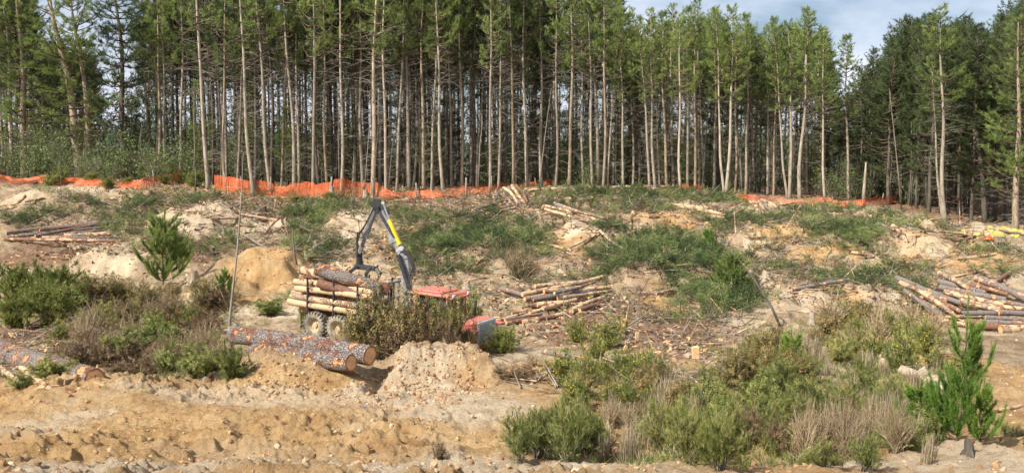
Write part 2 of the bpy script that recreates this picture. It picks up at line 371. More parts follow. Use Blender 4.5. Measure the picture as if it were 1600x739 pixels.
def H(x, y, micro=True):
    x = np.asarray(x, float); y = np.asarray(y, float); z = Htab(x, y)
    wob = fbm(x, y, 2.2, 3, 3); wx = x + wob * .7; wy = y + fbm(x, y, 2.0, 3, 9) * .7
    for (bx, by, rx, ry, h) in BW:
        u = (wx - bx) / rx; t = (wy - by) / ry
        z = z + h * (1 + .35 * wob) * smooth(1.2, .5, np.abs(u)) * smooth(-1.0, -.6, t) * smooth(1.9, .1, t)
    px = CX + F * wx / np.maximum(y, 1)
    # the two heaps of dug earth in front of the machine, and the cut end of the second
    z = z + .72 * smooth(300, 440, px) * smooth(600, 500, px) * smooth(23.0, 24.9, wy) * smooth(29, 25.6, wy) * (1 + .25 * fbm(x, y, .5, 4, 401))
    z = z + (.86 + .16 * fbm(x, y, .5, 4, 402) + .25 * fbm(x, y, 1.9, 2, 403)) * smooth(596, 650, px) ** .8 * smooth(764, 748, px) * smooth(23.6, 24.35, wy) * smooth(28.6, 25.6, wy)
    z = z + .35 * smooth(-80, 60, px) * smooth(300, 200, px) * smooth(19.5, 21.2, wy) * smooth(25, 21.8, wy)
    # wheel ruts crossing the front
    for (r0, sl, d) in ((15.2, .10, .24), (17.0, .12, .2), (19.3, .05, .16)):
        c = wy - (r0 + x * sl); m = smooth(6.5, 2, x) * smooth(-16, -10, x)
        lug = .55 + .45 * np.sin(x * 11 + np.abs(c) * 14); z = z - d * np.exp(-(c / .34) ** 2) * m * lug + d * .6 * np.exp(-((np.abs(c) - .6) / .25) ** 2) * m
    z = z - .3 * smooth(575, 600, px) * smooth(640, 600, px) * smooth(21.5, 22.8, wy) * smooth(25.2, 24.2, wy)
    near = smooth(34, 24, y); mid = smooth(30, 36, y) * smooth(78, 66, y); far = smooth(66, 78, y)
    z = z + fbm(x, y, 6, 3, 21) * (.22 * mid + .3 * far) * smooth(250, 60, y) + fbm(x, y, 9, 2, 31) * .1 * near
    if micro:
        r1 = 1 - np.abs(fbm(x, y, 1.6, 4, 41)) * 2
        z = z + mid * (.17 * r1 + .16 * fbm(x, y, .7, 5, 51, .6) + .08 * (.5 - np.minimum(worley(x, y, .5, 55), 1))) + .06 * far * fbm(x, y, .9, 3, 61) * smooth(200, 90, y)
        rough = .55 + .9 * smooth(-.2, .4, fbm(x, y, 3.2, 3, 71))
        pathm = np.exp(-((wy - (20.8 + .03 * x)) / 1.1) ** 2) * smooth(-6, -2, x) * .7
        rough = rough * (1 - pathm); k = near * rough
        z = z + k * (.16 * fbm(x, y, .8, 5, 81, .6) + .09 * (.5 - np.abs(fbm(x, y, .5, 3, 83)) * 2.5) + .075 * (.6 - np.minimum(worley(x + wob * .3, y + wob * .2, .33, 5), 1)) + .075 * (.55 - np.minimum(worley(x + 9, y, .13, 6), 1)) * smooth(.0, .5, fbm(x, y, 1.1, 2, 15) + .3))
        br = smooth(12.9, 12.0, wy) * smooth(8, 9, y); z = z + br * .04 * (.6 - np.minimum(worley(x, y, .22, 8), 1))
    return z
_hit = {}
def hit(px, py, y0=9.0):
    k = (round(px, 1), round(py, 1), y0)
    if k not in _hit:
        x, Y = hit0(px, py, lambda a, b: H(a, b, False), y0); _hit[k] = np.array([x, Y, float(H(x, Y))])
    return _hit[k]
def ground(px, Y):
    x = (px - CX) / F * Y; return np.array([x, Y, float(H(x, Y))])

# soil patches: px, py, rx, ry, strength ; channels pale / yellow / litter
PALE = [(290, 350, 50, 22), (255, 340, 25, 20), (345, 350, 25, 15), (50, 310, 55, 22), (545, 350, 36, 22), (550, 385, 30, 20), (435, 350, 45, 16), (470, 365, 35, 10), (365, 375, 20, 12), (675, 355, 30, 18), (700, 370, 30, 14), (930, 365, 50, 18), (1150, 385, 25, 15),
        (170, 415, 60, 25), (150, 395, 40, 20), (650, 590, 95, 48), (600, 615, 70, 18), (720, 640, 120, 26), (1560, 365, 45, 8), (1460, 400, 25, 14), (1380, 470, 30, 22), (1270, 475, 30, 18), (1240, 445, 25, 14), (650, 735, 500, 12), (250, 735, 300, 9), (1460, 728, 200, 16), (1560, 715, 60, 20), (1000, 545, 60, 12), (1130, 520, 40, 18), (420, 495, 90, 12)]
YEL = [(400, 430, 70, 40), (370, 470, 60, 20), (430, 400, 30, 18), (310, 470, 50, 25), (560, 400, 40, 25), (1050, 350, 62, 22), (1220, 370, 95, 18), (1290, 398, 60, 14), (1430, 390, 70, 26), (1500, 400, 90, 26), (860, 400, 70, 25), (1060, 480, 90, 25), (920, 350, 50, 20),
       (440, 590, 90, 30), (520, 590, 60, 25), (700, 575, 50, 20), (180, 660, 260, 34), (90, 700, 180, 28), (420, 690, 160, 22), (640, 685, 190, 26), (30, 620, 150, 22), (850, 580, 60, 20), (1340, 470, 55, 25), (1390, 510, 50, 18), (1560, 580, 70, 45), (1110, 575, 60, 12), (100, 545, 90, 18), (1540, 650, 60, 30), (760, 590, 30, 14)]
LIT = [(200, 275, 200, 12), (450, 290, 200, 14), (700, 292, 150, 14), (480, 320, 260, 12), (780, 310, 60, 14), (1480, 340, 90, 18), (960, 510, 110, 40), (60, 520, 90, 18), (90, 560, 110, 22), (300, 395, 60, 25), (1050, 550, 80, 14), (60, 405, 80, 18), (700, 330, 120, 12), (1090, 520, 70, 14), (640, 385, 60, 30), (1180, 560, 50, 14)]
def world_patch(L):
    o = []
    for (px, py, rx, ry) in L:
        a = hit(px, py); b = hit(px, py + ry); c = hit(px, py - ry); o.append((a[0], (b[1] + c[1]) / 2, rx * a[1] / F, max((c[1] - b[1]) / 2, .5)))
    return o
def mask(x, y, P, seed):
    m = np.zeros_like(x); wx = x + fbm(x, y, 1.8, 4, seed) * 1.1; wy = y + fbm(x, y, 1.8, 4, seed + 3) * 1.4
    for (bx, by, rx, ry) in P: m = np.maximum(m, smooth(1.25, .65, np.hypot((wx - bx) / rx, (wy - by) / ry)))
    return m
wP, wY, wL = world_patch(PALE), world_patch(YEL), world_patch(LIT)
def ground_mat():
    m, nt, b = mat('hillside_soil', 1.0, .05); z = nt.nodes.new('ShaderNodeAttribute'); z.attribute_name = 'zone'
    sp = nt.nodes.new('ShaderNodeSeparateColor'); nt.links.new(z.outputs['Color'], sp.inputs[0])
    n1 = noise(nt, 1.3, 6, .7); n2 = noise(nt, 9, 5, .75); n3 = noise(nt, 40, 3, .7)
    f = math_(nt, 'ADD', math_(nt, 'MULTIPLY', n1, .45), math_(nt, 'ADD', math_(nt, 'MULTIPLY', n2, .35), math_(nt, 'MULTIPLY', n3, .2)))
    base = ramp(nt, f, [(.38, (.16, .108, .062)), (.47, (.3, .215, .13)), (.55, (.45, .345, .22)), (.66, (.57, .465, .325))])
    pale = ramp(nt, f, [(.36, (.32, .225, .14)), (.46, (.5, .385, .25)), (.56, (.63, .51, .36)), (.68, (.71, .6, .45))])
    yel = ramp(nt, f, [(.36, (.25, .13, .05)), (.46, (.43, .26, .115)), (.56, (.56, .375, .185)), (.68, (.64, .48, .28))])
    lit = ramp(nt, f, [(.36, (.09, .05, .03)), (.48, (.2, .115, .07)), (.58, (.31, .19, .125)), (.7, (.44, .3, .2))])
    c = mixc(nt, sp.outputs[1], base, yel); c = mixc(nt, sp.outputs[0], c, pale); c = mixc(nt, sp.outputs[2], c, lit)
    nt.links.new(c, b.inputs['Base Color']); fb = noise(nt, 16, 8, .8); fw_ = noise(nt, 60, 3, .7); bump(nt, b, math_(nt, 'ADD', math_(nt, 'MULTIPLY', f, .5), math_(nt, 'ADD', fb, math_(nt, 'MULTIPLY', fw_, .3))), .11, 1); return m
M['ground'] = ground_mat()
def build_ground():
    rows = list(np.arange(-40, 8, 4.0)); y = 8.0
    while y < 80: rows.append(y); y *= 1.0038
    while y < 5000: rows.append(y); y *= 1.06
    rows = np.array(rows)
    w = np.concatenate([-np.geomspace(4, .7, 24), np.linspace(-.68, .68, 1250), np.geomspace(.7, 4, 24)])
    Yg, Wg = np.meshgrid(rows, w, indexing='ij'); X = Wg * np.maximum(Yg, 10)
    Z = np.empty_like(X)
    for i in range(0, len(rows), 64): Z[i:i+64] = H(X[i:i+64], Yg[i:i+64])
    V = np.stack([X, Yg, Z], -1).reshape(-1, 3); nr, nc = X.shape
    i = np.arange(nr - 1)[:, None] * nc; j = np.arange(nc - 1)[None]
    Q = np.stack([i + j, i + j + 1, i + nc + j + 1, i + nc + j], -1).reshape(-1, 4)
    g = Geo(); g.add(V, Q=Q); o = obj('ground', g, M['ground']); tag(o, kind='structure')
    x = V[:, 0]; yv = V[:, 1]; vis = (yv < 110) & (yv > 7)
    zc = np.zeros((len(V), 4), np.float32); zc[:, 3] = 1
    xs, ys = x[vis], yv[vis]
    bn = fbm(xs, ys, 2.4, 5, 101)
    p = np.maximum(mask(xs, ys, wP, 201), smooth(.1, .4, bn) * .7 * smooth(72, 60, ys)); yl = mask(xs, ys, wY, 301)
    nearf = smooth(27, 22, ys); p = np.maximum(p, smooth(.2, .6, fbm(xs, ys, 1.6, 5, 111)) * nearf * .25)
    yl = np.maximum(yl, nearf * .85); l = mask(xs, ys, wL, 401)
    fl = smooth(64, 70, ys); l = np.maximum(l * .85, fl * .95); p = p * (1 - fl)
    l = np.maximum(l, smooth(.2, .5, fbm(xs, ys, 1.3, 5, 121)) * .5 * (1 - nearf))
    zc[vis, 0] = p; zc[vis, 1] = yl; zc[vis, 2] = l; zc[~vis, 2] = .8
    a = o.data.attributes.new('zone', 'FLOAT_COLOR', 'POINT'); a.data.foreach_set('color', zc.ravel())
build_ground()
def hills():
    g = Geo(); th = np.linspace(-1.3, 1.3, 240); V = []
    for k, (r, hh) in enumerate(((700, 0), (900, .75), (1100, 1.0), (1500, .6), (2200, 0))):
        for t in th:
            top = 38 + 16 * fbm(np.array([t * 3]), np.array([0.]), 1, 4, 5)[0]
            V.append([r * math.sin(t), r * math.cos(t), 4 + hh * top + 4 * fbm(np.array([t * 30]), np.array([k * 3.]), 1, 3, 8)[0]])
    n = len(th); Q = [[k * n + j, k * n + j + 1, (k + 1) * n + j + 1, (k + 1) * n + j] for k in range(4) for j in range(n - 1)]
    g.add(V, Q=Q); tag(obj('hills', g, plain('far_wooded_hills', (.07, .1, .06), (.035, .06, .04), .05)), kind='structure')
hills()
# ------------------------------------------------------------------ pines
TUFT = [tuft(15, .27, .024, 1.15, s) for s in range(4)]
def pine_proto(seed, Ht=18., r0=.17, cs=.52, cr=2.0, dens=1.0, dead=18, lean=.0, mats=None, double=False, sweep=1.0, deadlen=1.2, toptaper=.25):
    """returns meshes (trunk, crown limbs, foliage, dead branches) of a pine with a bare lower stem, base at the origin"""
    r = np.random.default_rng(seed); mats = mats or ('bark', 'needles')
    tg, lg, fg, dg = Geo(), Geo(), Geo(), Geo()
    n = 16; t = np.linspace(0, 1, n); ph = r.uniform(0, 6.28, 4)
    cx = lean * Ht * t + .12 * np.sin(t * 5 + ph[0]) + .07 * np.sin(t * 11 + ph[1]); cy = .12 * np.sin(t * 4 + ph[2]) + .05 * np.sin(t * 10 + ph[3])
    cx -= cx[0]; cy -= cy[0]
    cx = cx * 1.1; C = np.stack([cx, cy, t * Ht - .25], -1); rad = r0 * ((1 - t) ** .75 * .92 + .06) * (1 + .35 * np.exp(-t * 60))
    tg.add(*tube(C, rad, 9, jit=.05, r=r))
    if double:
        t2 = np.linspace(.0, .92, n); s = r.choice([-1, 1]); off = s * (.12 + .55 * smooth(0, .25, t2) + .9 * t2)
        C2 = np.stack([np.interp(t2, t, cx) + off, np.interp(t2, t, cy) + .2, t2 * Ht - .25], -1); tg.add(*tube(C2, rad * .8, 8, jit=.05, r=r))
    axes = [C] + ([C2] if double else [])
    P, D, S, TI = [], [], [], []
    for A in axes:
        z = cs * Ht
        while z < Ht * .985:
            u = (z / Ht - cs) / (1 - cs)                       # 0 at the crown's foot, 1 at the tip
            shape = min(1, (.5 + 1.8 * u)) * (1 - u ** 1.3) ** .9 + .05
            m = int(r.integers(3, 6) * (1 if u < .8 else .8)); a0 = r.uniform(0, 6.28)
            c = np.array([np.interp(z, A[:, 2], A[:, 0]), np.interp(z, A[:, 2], A[:, 1]), z])
            if r.random() < .25 and u < .8: z += .45; continue
            for k in range(m):
                L = cr * shape * r.uniform(.4, 1.45); a = a0 + k * 6.28 / m + r.uniform(-.4, .4)
                up = r.uniform(.05, .45) + .7 * u ** 2; q = np.linspace(0, 1, 6)
                rise = L * (up * q + .25 * sweep * q ** 2.2 - .22 * np.sin(q * 3.14) * (1 - u))
                B = c + np.stack([np.cos(a + q * .15) * L * q, np.sin(a + q * .15) * L * q, rise], -1)
                lg.add(*tube(B, np.linspace(.032 * L ** .5 + .008, .008, 6), 4, cap=False))
                alive = r.random() < (.35 + .9 * u if u < .35 else 1.0)
                if not alive: 
                    continue
                nb = max(3, int(L * 5.2 * dens)); clump = r.normal() * .14
                for b in range(nb):
                    f = r.uniform(.28, 1.0) if b else 1.0; p0 = np.array([np.interp(f, q, B[:, i]) for i in range(3)])
                    sl = (.18 + .42 * L * (1 - f) ** .7) * r.uniform(.5, 1.1) if b else .12; sa2 = a + r.choice([-1, 1]) * r.uniform(.35, 1.2)
                    d = np.array([math.cos(sa2), math.sin(sa2), r.uniform(-.1, .7)]); d /= np.linalg.norm(d)
                    e = p0 + d * sl
                    nt_ = max(1, int(sl / .14))
                    for w in range(nt_ + 1):
                        g_ = (w + .4) / (nt_ + .4); P.append(p0 + (e - p0) * g_ + r.normal(size=3) * .04); dd = d * .8 + np.array([0, 0, .55]) + r.normal(size=3) * .35
                        D.append(dd); S.append(r.uniform(.7, 1.25)); TI.append(.5 + clump + r.normal() * .09 + .1 * (g_ > .8))
            z += r.uniform(.32, .62) * (1 - .35 * u)
    P = np.array(P); D = np.array(D); S = np.array(S); TI = np.array(TI); kk = r.integers(0, 4, len(P)); Rm = dir_rot(D, r)
    for i in range(4):
        s_ = kk == i; scatter(fg, TUFT[i], P[s_], Rm[s_], S[s_], tint=TI[s_])
    for i in range(dead):
        A = axes[i % len(axes)]; z = r.uniform(.06, cs + .1) * Ht; a = r.uniform(0, 6.28); L = deadlen * r.uniform(.25, 1.25) * (.5 + z / (cs * Ht) * .6)
        c = np.array([np.interp(z, A[:, 2], A[:, 0]), np.interp(z, A[:, 2], A[:, 1]), z]); q = np.linspace(0, 1, 4); up = r.uniform(-.25, .55)
        B = c + np.stack([np.cos(a) * L * q, np.sin(a) * L * q, L * (up * q - .2 * q * q)], -1) + r.normal(size=(4, 3)) * .03 * q[:, None]
        dg.add(*tube(B, np.linspace(.022, .006, 4), 3, cap=False))
        if L > .7:
            for _ in range(3):
                f = r.uniform(.3, .9); p0 = c + np.array([math.cos(a), math.sin(a), up - .2 * f]) * L * f; d = np.array([math.cos(a + r.uniform(-1, 1)), math.sin(a + r.uniform(-1, 1)), r.uniform(-.3, .6)])
                dg.add(*tube([p0, p0 + d * r.uniform(.2, .5)], [.01, .004], 3, cap=False))
    for g_, into in ((dg, tg), (lg, fg)):
        if g_.V:
            into.add(np.concatenate(g_.V), Q=np.concatenate(g_.Q), T=(np.concatenate(g_.T) if g_.T else None), mat=1)
    return [('trunk', tg.mesh('trunk', [M[mats[0]], M['twig']])), ('crown', fg.mesh('crown', [M[mats[1]], M['twig_brown']]))]
def place_pine(name, me, loc, label, group, scale=1, rz=0, tilt=(0, 0), cat='tree', barkmat=None):
    o = empty(name, loc, label, cat, group); o.scale = (scale if not isinstance(scale, tuple) else scale); o.rotation_euler = (tilt[0], tilt[1], rz)
    if not isinstance(scale, tuple): o.scale = (scale,) * 3
    for nm, m_ in me:
        c = bpy.data.objects.new(nm, m_); COL.objects.link(c); c.parent = o
        if nm == 'trunk' and barkmat: c.material_slots[0].link = 'OBJECT'; c.material_slots[0].material = barkmat
    return o
HT = 18.0
def proto_set(seeds, **k): return [pine_proto(s, Ht=HT, **k) for s in seeds]
P_front = proto_set(range(10, 19), r0=.165, cs=.52, cr=1.8, dens=.95, dead=85, deadlen=1.6)                      # slim, lit, bare stems
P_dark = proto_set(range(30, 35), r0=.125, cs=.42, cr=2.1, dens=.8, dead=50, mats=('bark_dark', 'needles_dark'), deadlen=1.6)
P_fork = [pine_proto(50, Ht=HT, r0=.19, cs=.5, cr=1.9, double=True, dead=20)]
P_wide = [pine_proto(s, Ht=HT, r0=.3, cs=.14, cr=3.4, dens=.55, dead=40, deadlen=2.4, mats=('bark_warm', 'needles'), sweep=.6) for s in (60, 61)]
P_twin = [pine_proto(64, Ht=HT, r0=.36, cs=.14, cr=3.2, dens=.5, dead=40, deadlen=2.2, double=True, mats=('bark_warm', 'needles'), sweep=.6)]
P_layer = proto_set((70, 71, 72), r0=.2, cs=.22, cr=2.9, dens=.95, dead=26, mats=('bark_dark', 'needles_dark'), sweep=.7)

# the trees along the edge of the stand: base px, base row, top px (at row 60), kind, trunk width px, height m, look
def top_row(px):   # the highest row the crowns behind may reach
    return np.interp(px, [0, 55, 75, 150, 165, 225, 240, 300, 940, 975, 1000, 1020, 1100, 1170, 1195, 1215, 1280, 1296, 1312, 1345, 1375, 1395, 1480, 1500, 1540, 1600],
                         [-150, -100, 60, 60, 170, 185, -40, -150, -150, 40, 45, 20, 18, 40, 55, 35, 35, 75, 170, 110, 70, 30, 15, 40, 30, -20])
EDGE = [
 (-25, 268, -30, 'wide', 0, 20, None), (40, 262, 30, 'wide', 0, 19, 'broad pine with low dark boughs at the left edge of the stand'),
 (128, 274, 92, 'twin', 22, 19, 'big old pine with two thick stems and bright green boughs behind the low netting'),
 (196, 268, 184, 'big', 15, 21, 'tall thick dark pine alone against the sky right of the twin stemmed pine'),
 (248, 268, 244, 'f', 6, 20, None), (262, 268, 255, 'f', 5, 18, None), (282, 270, 285, 'f', 6, 20, None),
 (327, 298, 318, 'f', 10, 21, 'tall straight warm brown pine standing at the gap in the netting'),
 (352, 280, 350, 'f', 5, 19, None), (372, 282, 380, 'f', 5, 18, None),
 (397, 288, 384, 'f', 8, 20, None), (424, 292, 406, 'f', 7, 20, None), (440, 288, 446, 'f', 5, 19, None), (460, 294, 446, 'f', 8, 21, None), (468, 288, 462, 'f', 6, 19, None),
 (489, 294, 493, 'f', 7, 20, None), (512, 285, 508, 'f', 5, 19, None), (533, 294, 533, 'f', 6, 20, None), (552, 286, 560, 'f', 5, 19, None), (568, 292, 563, 'f', 7, 20, None),
 (582, 306, 584, 'f', 11, 20, 'thick pale pine trunk rising behind the netting straight above the crane'),
 (604, 290, 601, 'f', 6, 19, None), (620, 288, 626, 'f', 6, 18, None), (640, 304, 634, 'f', 9, 20, 'sturdy brownish pine just right of the crane with ivy on its foot'),
 (663, 290, 660, 'f', 8, 20, None), (675, 288, 680, 'f', 5, 18, None), (693, 303, 683, 'f', 6, 19, None), (706, 292, 704, 'f', 5, 18, None), (721, 294, 718, 'f', 6, 20, None),
 (746, 294, 758, 'f', 5, 17, None), (766, 294, 764, 'f', 6, 18, None), (779, 293, 778, 'f', 5, 18, None), (802, 291, 800, 'f', 6, 18, None), (824, 291, 816, 'f', 7, 18, None),
 (846, 290, 847, 's', 8, 17, 'pine with many bare side branches along its stem above the end of the netting'),
 (868, 290, 870, 'f', 5, 17, None), (889, 291, 895, 'f', 8, 17.5, None), (912, 291, 908, 'f', 5, 16, None), (926, 292, 922, 'f', 6, 17, None), (936, 292, 931, 'f', 8, 17.5, None), (942, 292, 941, 'f', 6, 17, None),
 (949, 292, 962, 'f', 4, 14, None), (973, 293, 972, 'f', 6, 16, None), (989, 292, 984, 'f', 5, 15, None), (1000, 292, 990, 'f', 4, 15, None), (1015, 293, 1004, 'f', 6, 16.5, None), (1024, 293, 1018, 'f', 6, 16.5, None),
 (1031, 294, 1022, 'f', 5, 15.5, None), (1042, 294, 1037, 'f', 7, 16.5, None), (1053, 293, 1052, 'f', 5, 16, None), (1064, 294, 1060, 'f', 6, 16, None), (1074, 294, 1077, 'f', 6, 16.5, None), (1086, 295, 1089, 'f', 6, 16, None),
 (1098, 295, 1092, 'f', 5, 16, None), (1115, 302, 1119, 'f', 7, 16.5, None), (1134, 306, 1140, 'fork', 8, 17, 'pine whose pale stem forks into two close to the ground, centre right of the stand'),
 (1148, 298, 1150, 'f', 5, 15, None), (1165, 302, 1168, 'f', 7, 16, None), (1182, 305, 1172, 'f', 5, 15.5, None), (1199, 308, 1201, 'f', 6, 15, None), (1208, 308, 1211, 'f', 5, 15, None),
 (1233, 314, 1230, 'fork', 7, 16, 'slim twin pine with a pointed top standing left of the gap in the treeline'), (1250, 314, 1262, 'f', 10, 16.5, 'stout pale pine leaning right at the left edge of the sky gap'), (1261, 314, 1258, 'f', 5, 15, None),
 (1274, 314, 1306, 'f', 4, 13, 'thin young pine leaning strongly right beside the sky gap'), (1289, 314, 1282, 'f', 6, 15, None),
 (1326, 317, 1325, 'f', 7, 14, 'lone pine with a short rounded crown standing in the gap between the two stands'),
 (1345, 312, 1342, 'l', 6, 13, None), (1368, 312, 1362, 'l', 7, 14.5, None), (1392, 320, 1388, 'l', 6, 16, None), (1408, 321, 1409, 'l', 8, 16.5, None), (1414, 322, 1420, 'l', 6, 16, None),
 (1432, 328, 1436, 'l', 5, 15.5, None), (1452, 336, 1458, 'l', 8, 16, None), (1479, 350, 1471, 'f', 11, 13.5, 'pale bare pine closest to the clearing on the right, with thin grey top branches'), (1474, 346, 1456, 's', 5, 11, 'thin dead pole of a pine leaning left against its pale neighbour'),
 (1499, 340, 1500, 'l', 6, 14, None), (1518, 338, 1515, 'l', 6, 14.5, None), (1540, 352, 1528, 'l', 13, 14.5, 'thick grey pine at the edge above the yellow sheet'), (1556, 350, 1560, 'l', 9, 14, None),
 (1572, 348, 1570, 'l', 7, 14, None), (1588, 360, 1590, 'wide', 14, 14.5, 'pine with bright green boughs reaching in from the right edge'), (1606, 365, 1604, 'l', 12, 14, None)]
def top_front(px): return float(np.interp(px, [955, 975, 1010, 1090, 1170, 1190, 1210, 1235, 1262, 1285, 1300, 1315, 1326, 1340, 1365, 1392, 1408, 1440, 1480, 1500, 1540, 1610], [-20, 12, 5, -5, 12, 32, 20, 5, 8, 35, 130, 80, 50, 85, 62, 32, 25, 0, 8, 25, 12, 5]))
MARKS = [(128, 'the big twin stemmed pine'), (196, 'the thick dark pine'), (327, 'the pine in front of the netting gap'), (582, 'the thick trunk above the crane'), (640, 'the pine just right of the crane'), (846, 'the pine with many bare branches'),
         (1134, 'the pine forking near the ground'), (1250, 'the stout pine at the sky gap'), (1326, 'the lone pine in the gap'), (1479, 'the pale bare pine nearest the clearing'), (1540, 'the thick grey pine above the yellow sheet')]
ORD = ['first', 'second', 'third', 'fourth', 'fifth', 'sixth', 'seventh', 'eighth', 'ninth', 'tenth', 'eleventh', 'twelfth', 'thirteenth', 'fourteenth', 'fifteenth', 'sixteenth']
def rel_label(px, xs, look):
    mx, mn = min(MARKS, key=lambda m: abs(m[0] - px)); side = 'right' if px > mx else 'left'
    k = sum(1 for v in xs if (mx < v < px) or (px < v < mx)); return '%s, %s to the %s of %s' % (look, ORD[min(k, 15)], side, mn)
fx = [e[0] for e in EDGE]
for i, (bx, by, tx, kind, wpx, hm, look) in enumerate(EDGE):
    by = max(by, 285) if 400 < bx < 1300 else by
    p = hit(bx, by); Y = (66.6 + (i % 5) * 1.2 + (2.5 if wpx < 6 else 0) - (1.2 if wpx > 8 else 0)) if 300 < bx < 1335 else min(p[1], 80.); p = ground(bx, Y)
    me = {'f': P_front, 's': P_front, 'fork': P_fork, 'wide': P_wide, 'twin': P_twin, 'big': P_wide, 'l': P_layer}[kind]; me = me[(i * 3) % len(me)]
    if kind == 'big': me = P_layer[0]
    if kind == 's': me = [m_ for m_ in pine_proto(200 + i, Ht=HT, r0=.16, cs=.75, cr=1.0, dead=90, deadlen=1.7)]
    if bx > 955 and kind != 's' and i != 75: hm = row2z(top_front(tx) + 24 * ((i * 7) % 11) / 10 * (bx < 1300 or bx > 1340), Y) - p[2]
    # the lean between base and the row 60 point
    ang = math.atan2((tx - bx), max(by - 60, 60)) - math.atan((bx - CX) / F * .075)
    hs = hm / HT; wm = wpx * Y / F / 2 if wpx else None
    r0 = {'f': .165, 's': .16, 'fork': .19, 'wide': .3, 'twin': .36, 'big': .2, 'l': .2}[kind]; ws = hs if wm is None else (wm * .8 / r0) * .6 + hs * .35
    lab = look or rel_label(bx, fx, {'f': 'slim pale pine', 'l': 'dark layered pine', 'wide': 'broad pine'}.get(kind, 'pine'))
    bm = M['bark_warm'] if (i % 4 == 0 and kind in 'f') else None
    place_pine('pine_tree', me, (p[0], p[1], p[2] - .1), lab, 'pines along the edge of the stand', (ws, ws, hs), 0 if kind in ('fork', 'twin') else rnd.uniform(0, 6.28), (0, 0), barkmat=bm).rotation_euler = (Matrix.Rotation(ang, 3, 'Y') @ Matrix.Rotation(0 if kind in ('fork', 'twin') else rnd.uniform(0, 6.28), 3, 'Z')).to_euler()
# deeper in the stand
P_low = [pine_proto(s, Ht=HT, r0=.13, cs=.1, cr=2.9, dens=.6, dead=10, sweep=.5, mats=('bark_dark', 'needles')) for s in (90, 91, 92)]
deep_n = 0
for row, (Y0, step) in enumerate(((73, 27), (79, 25), (87, 25))):
    px = -60 + row * 9
    while px < 1660:
        px += step * rnd.uniform(.55, 1.45); Y = Y0 + rnd.uniform(-2.5, 2.5)
        if px > 1340: Y -= 14 * min(1, (px - 1340) / 200)
        if px < 300: Y += 10
        tr = top_row(px)
        if px < 300 and tr > 100 and row < 2 and rnd.random() < .6: continue
        if tr > 70 and 1290 < px < 1350 and rnd.random() < .5: continue
        p = ground(px, Y); zt = row2z(tr + rnd.uniform(0, 45), Y); h = min(zt - p[2], 21 + rnd.uniform(-2, 2))
        if h < 6: continue
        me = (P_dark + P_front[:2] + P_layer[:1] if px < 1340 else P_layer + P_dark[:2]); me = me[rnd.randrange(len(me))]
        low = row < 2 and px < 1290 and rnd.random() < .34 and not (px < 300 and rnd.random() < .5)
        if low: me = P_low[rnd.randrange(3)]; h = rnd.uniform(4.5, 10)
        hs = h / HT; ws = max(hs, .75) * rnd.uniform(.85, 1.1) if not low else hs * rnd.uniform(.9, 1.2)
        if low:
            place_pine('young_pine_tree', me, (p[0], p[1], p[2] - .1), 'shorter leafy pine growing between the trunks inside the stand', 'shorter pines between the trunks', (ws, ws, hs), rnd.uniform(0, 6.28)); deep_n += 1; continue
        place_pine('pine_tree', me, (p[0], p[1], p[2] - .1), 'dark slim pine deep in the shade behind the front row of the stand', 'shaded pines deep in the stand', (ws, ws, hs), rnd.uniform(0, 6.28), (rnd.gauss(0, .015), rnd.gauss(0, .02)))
        deep_n += 1
print('deep pines', deep_n)
def far_wood():
    g = Geo(); r = np.random.default_rng(5); big = tuft(12, .75, .09, 1.3, 77)
    for Y0 in (98, 108, 120, 135):
        px = -80
        while px < 1690:
            px += 20 * r.uniform(.5, 1.5); Y = Y0 + r.uniform(-4, 4); tr = top_row(px); p = ground(px, Y)
            if px < 300 and tr > 100 and r.random() < .5: continue
            h = min(row2z(tr + r.uniform(0, 40), Y) - p[2], 21)
            if h < 4: continue
            g.add(*tube([p + [0, 0, -.2], p + [r.normal() * .3, 0, h * .5], p + [r.normal() * .4, 0, h]], [.16, .12, .03], 5, cap=False), mat=1)
            n = int(75 * h / 18); t = r.uniform(.5, 1, n) ** .8; a = r.uniform(0, 6.28, n); rad = 2.2 * (1 - t ** 2) ** .6 * r.uniform(.1, 1, n)
            P = p + np.stack([np.cos(a) * rad, np.sin(a) * rad, t * h], -1); D = np.stack([np.cos(a), np.sin(a), np.full(n, .8)], -1) + r.normal(size=(n, 3)) * .3
            scatter(g, big, P, dir_rot(D, r), r.uniform(.7, 1.3, n), tint=.4 + r.normal(size=n) * .1)
    # undergrowth on the floor of the wood
    n = 32000; px = r.uniform(-80, 1690, n); Y = r.uniform(90, 130, n); Y = np.where(px > 1340, Y - 10, Y); x = (px - CX) / F * Y; z = H(x, Y, False)
    hh = 11 * r.uniform(0, 1, n) ** 1.3 * smooth(-.8, .3, fbm(x, Y, 7, 2, 555))
    P = np.stack([x, Y, z + hh], -1); scatter(g, big, P, dir_rot(r.normal(size=(n, 3)) * .5 + [0, 0, .8], r), r.uniform(.4, .9, n), tint=r.uniform(.2, .8, n))
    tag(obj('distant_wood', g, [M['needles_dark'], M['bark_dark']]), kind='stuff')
far_wood()
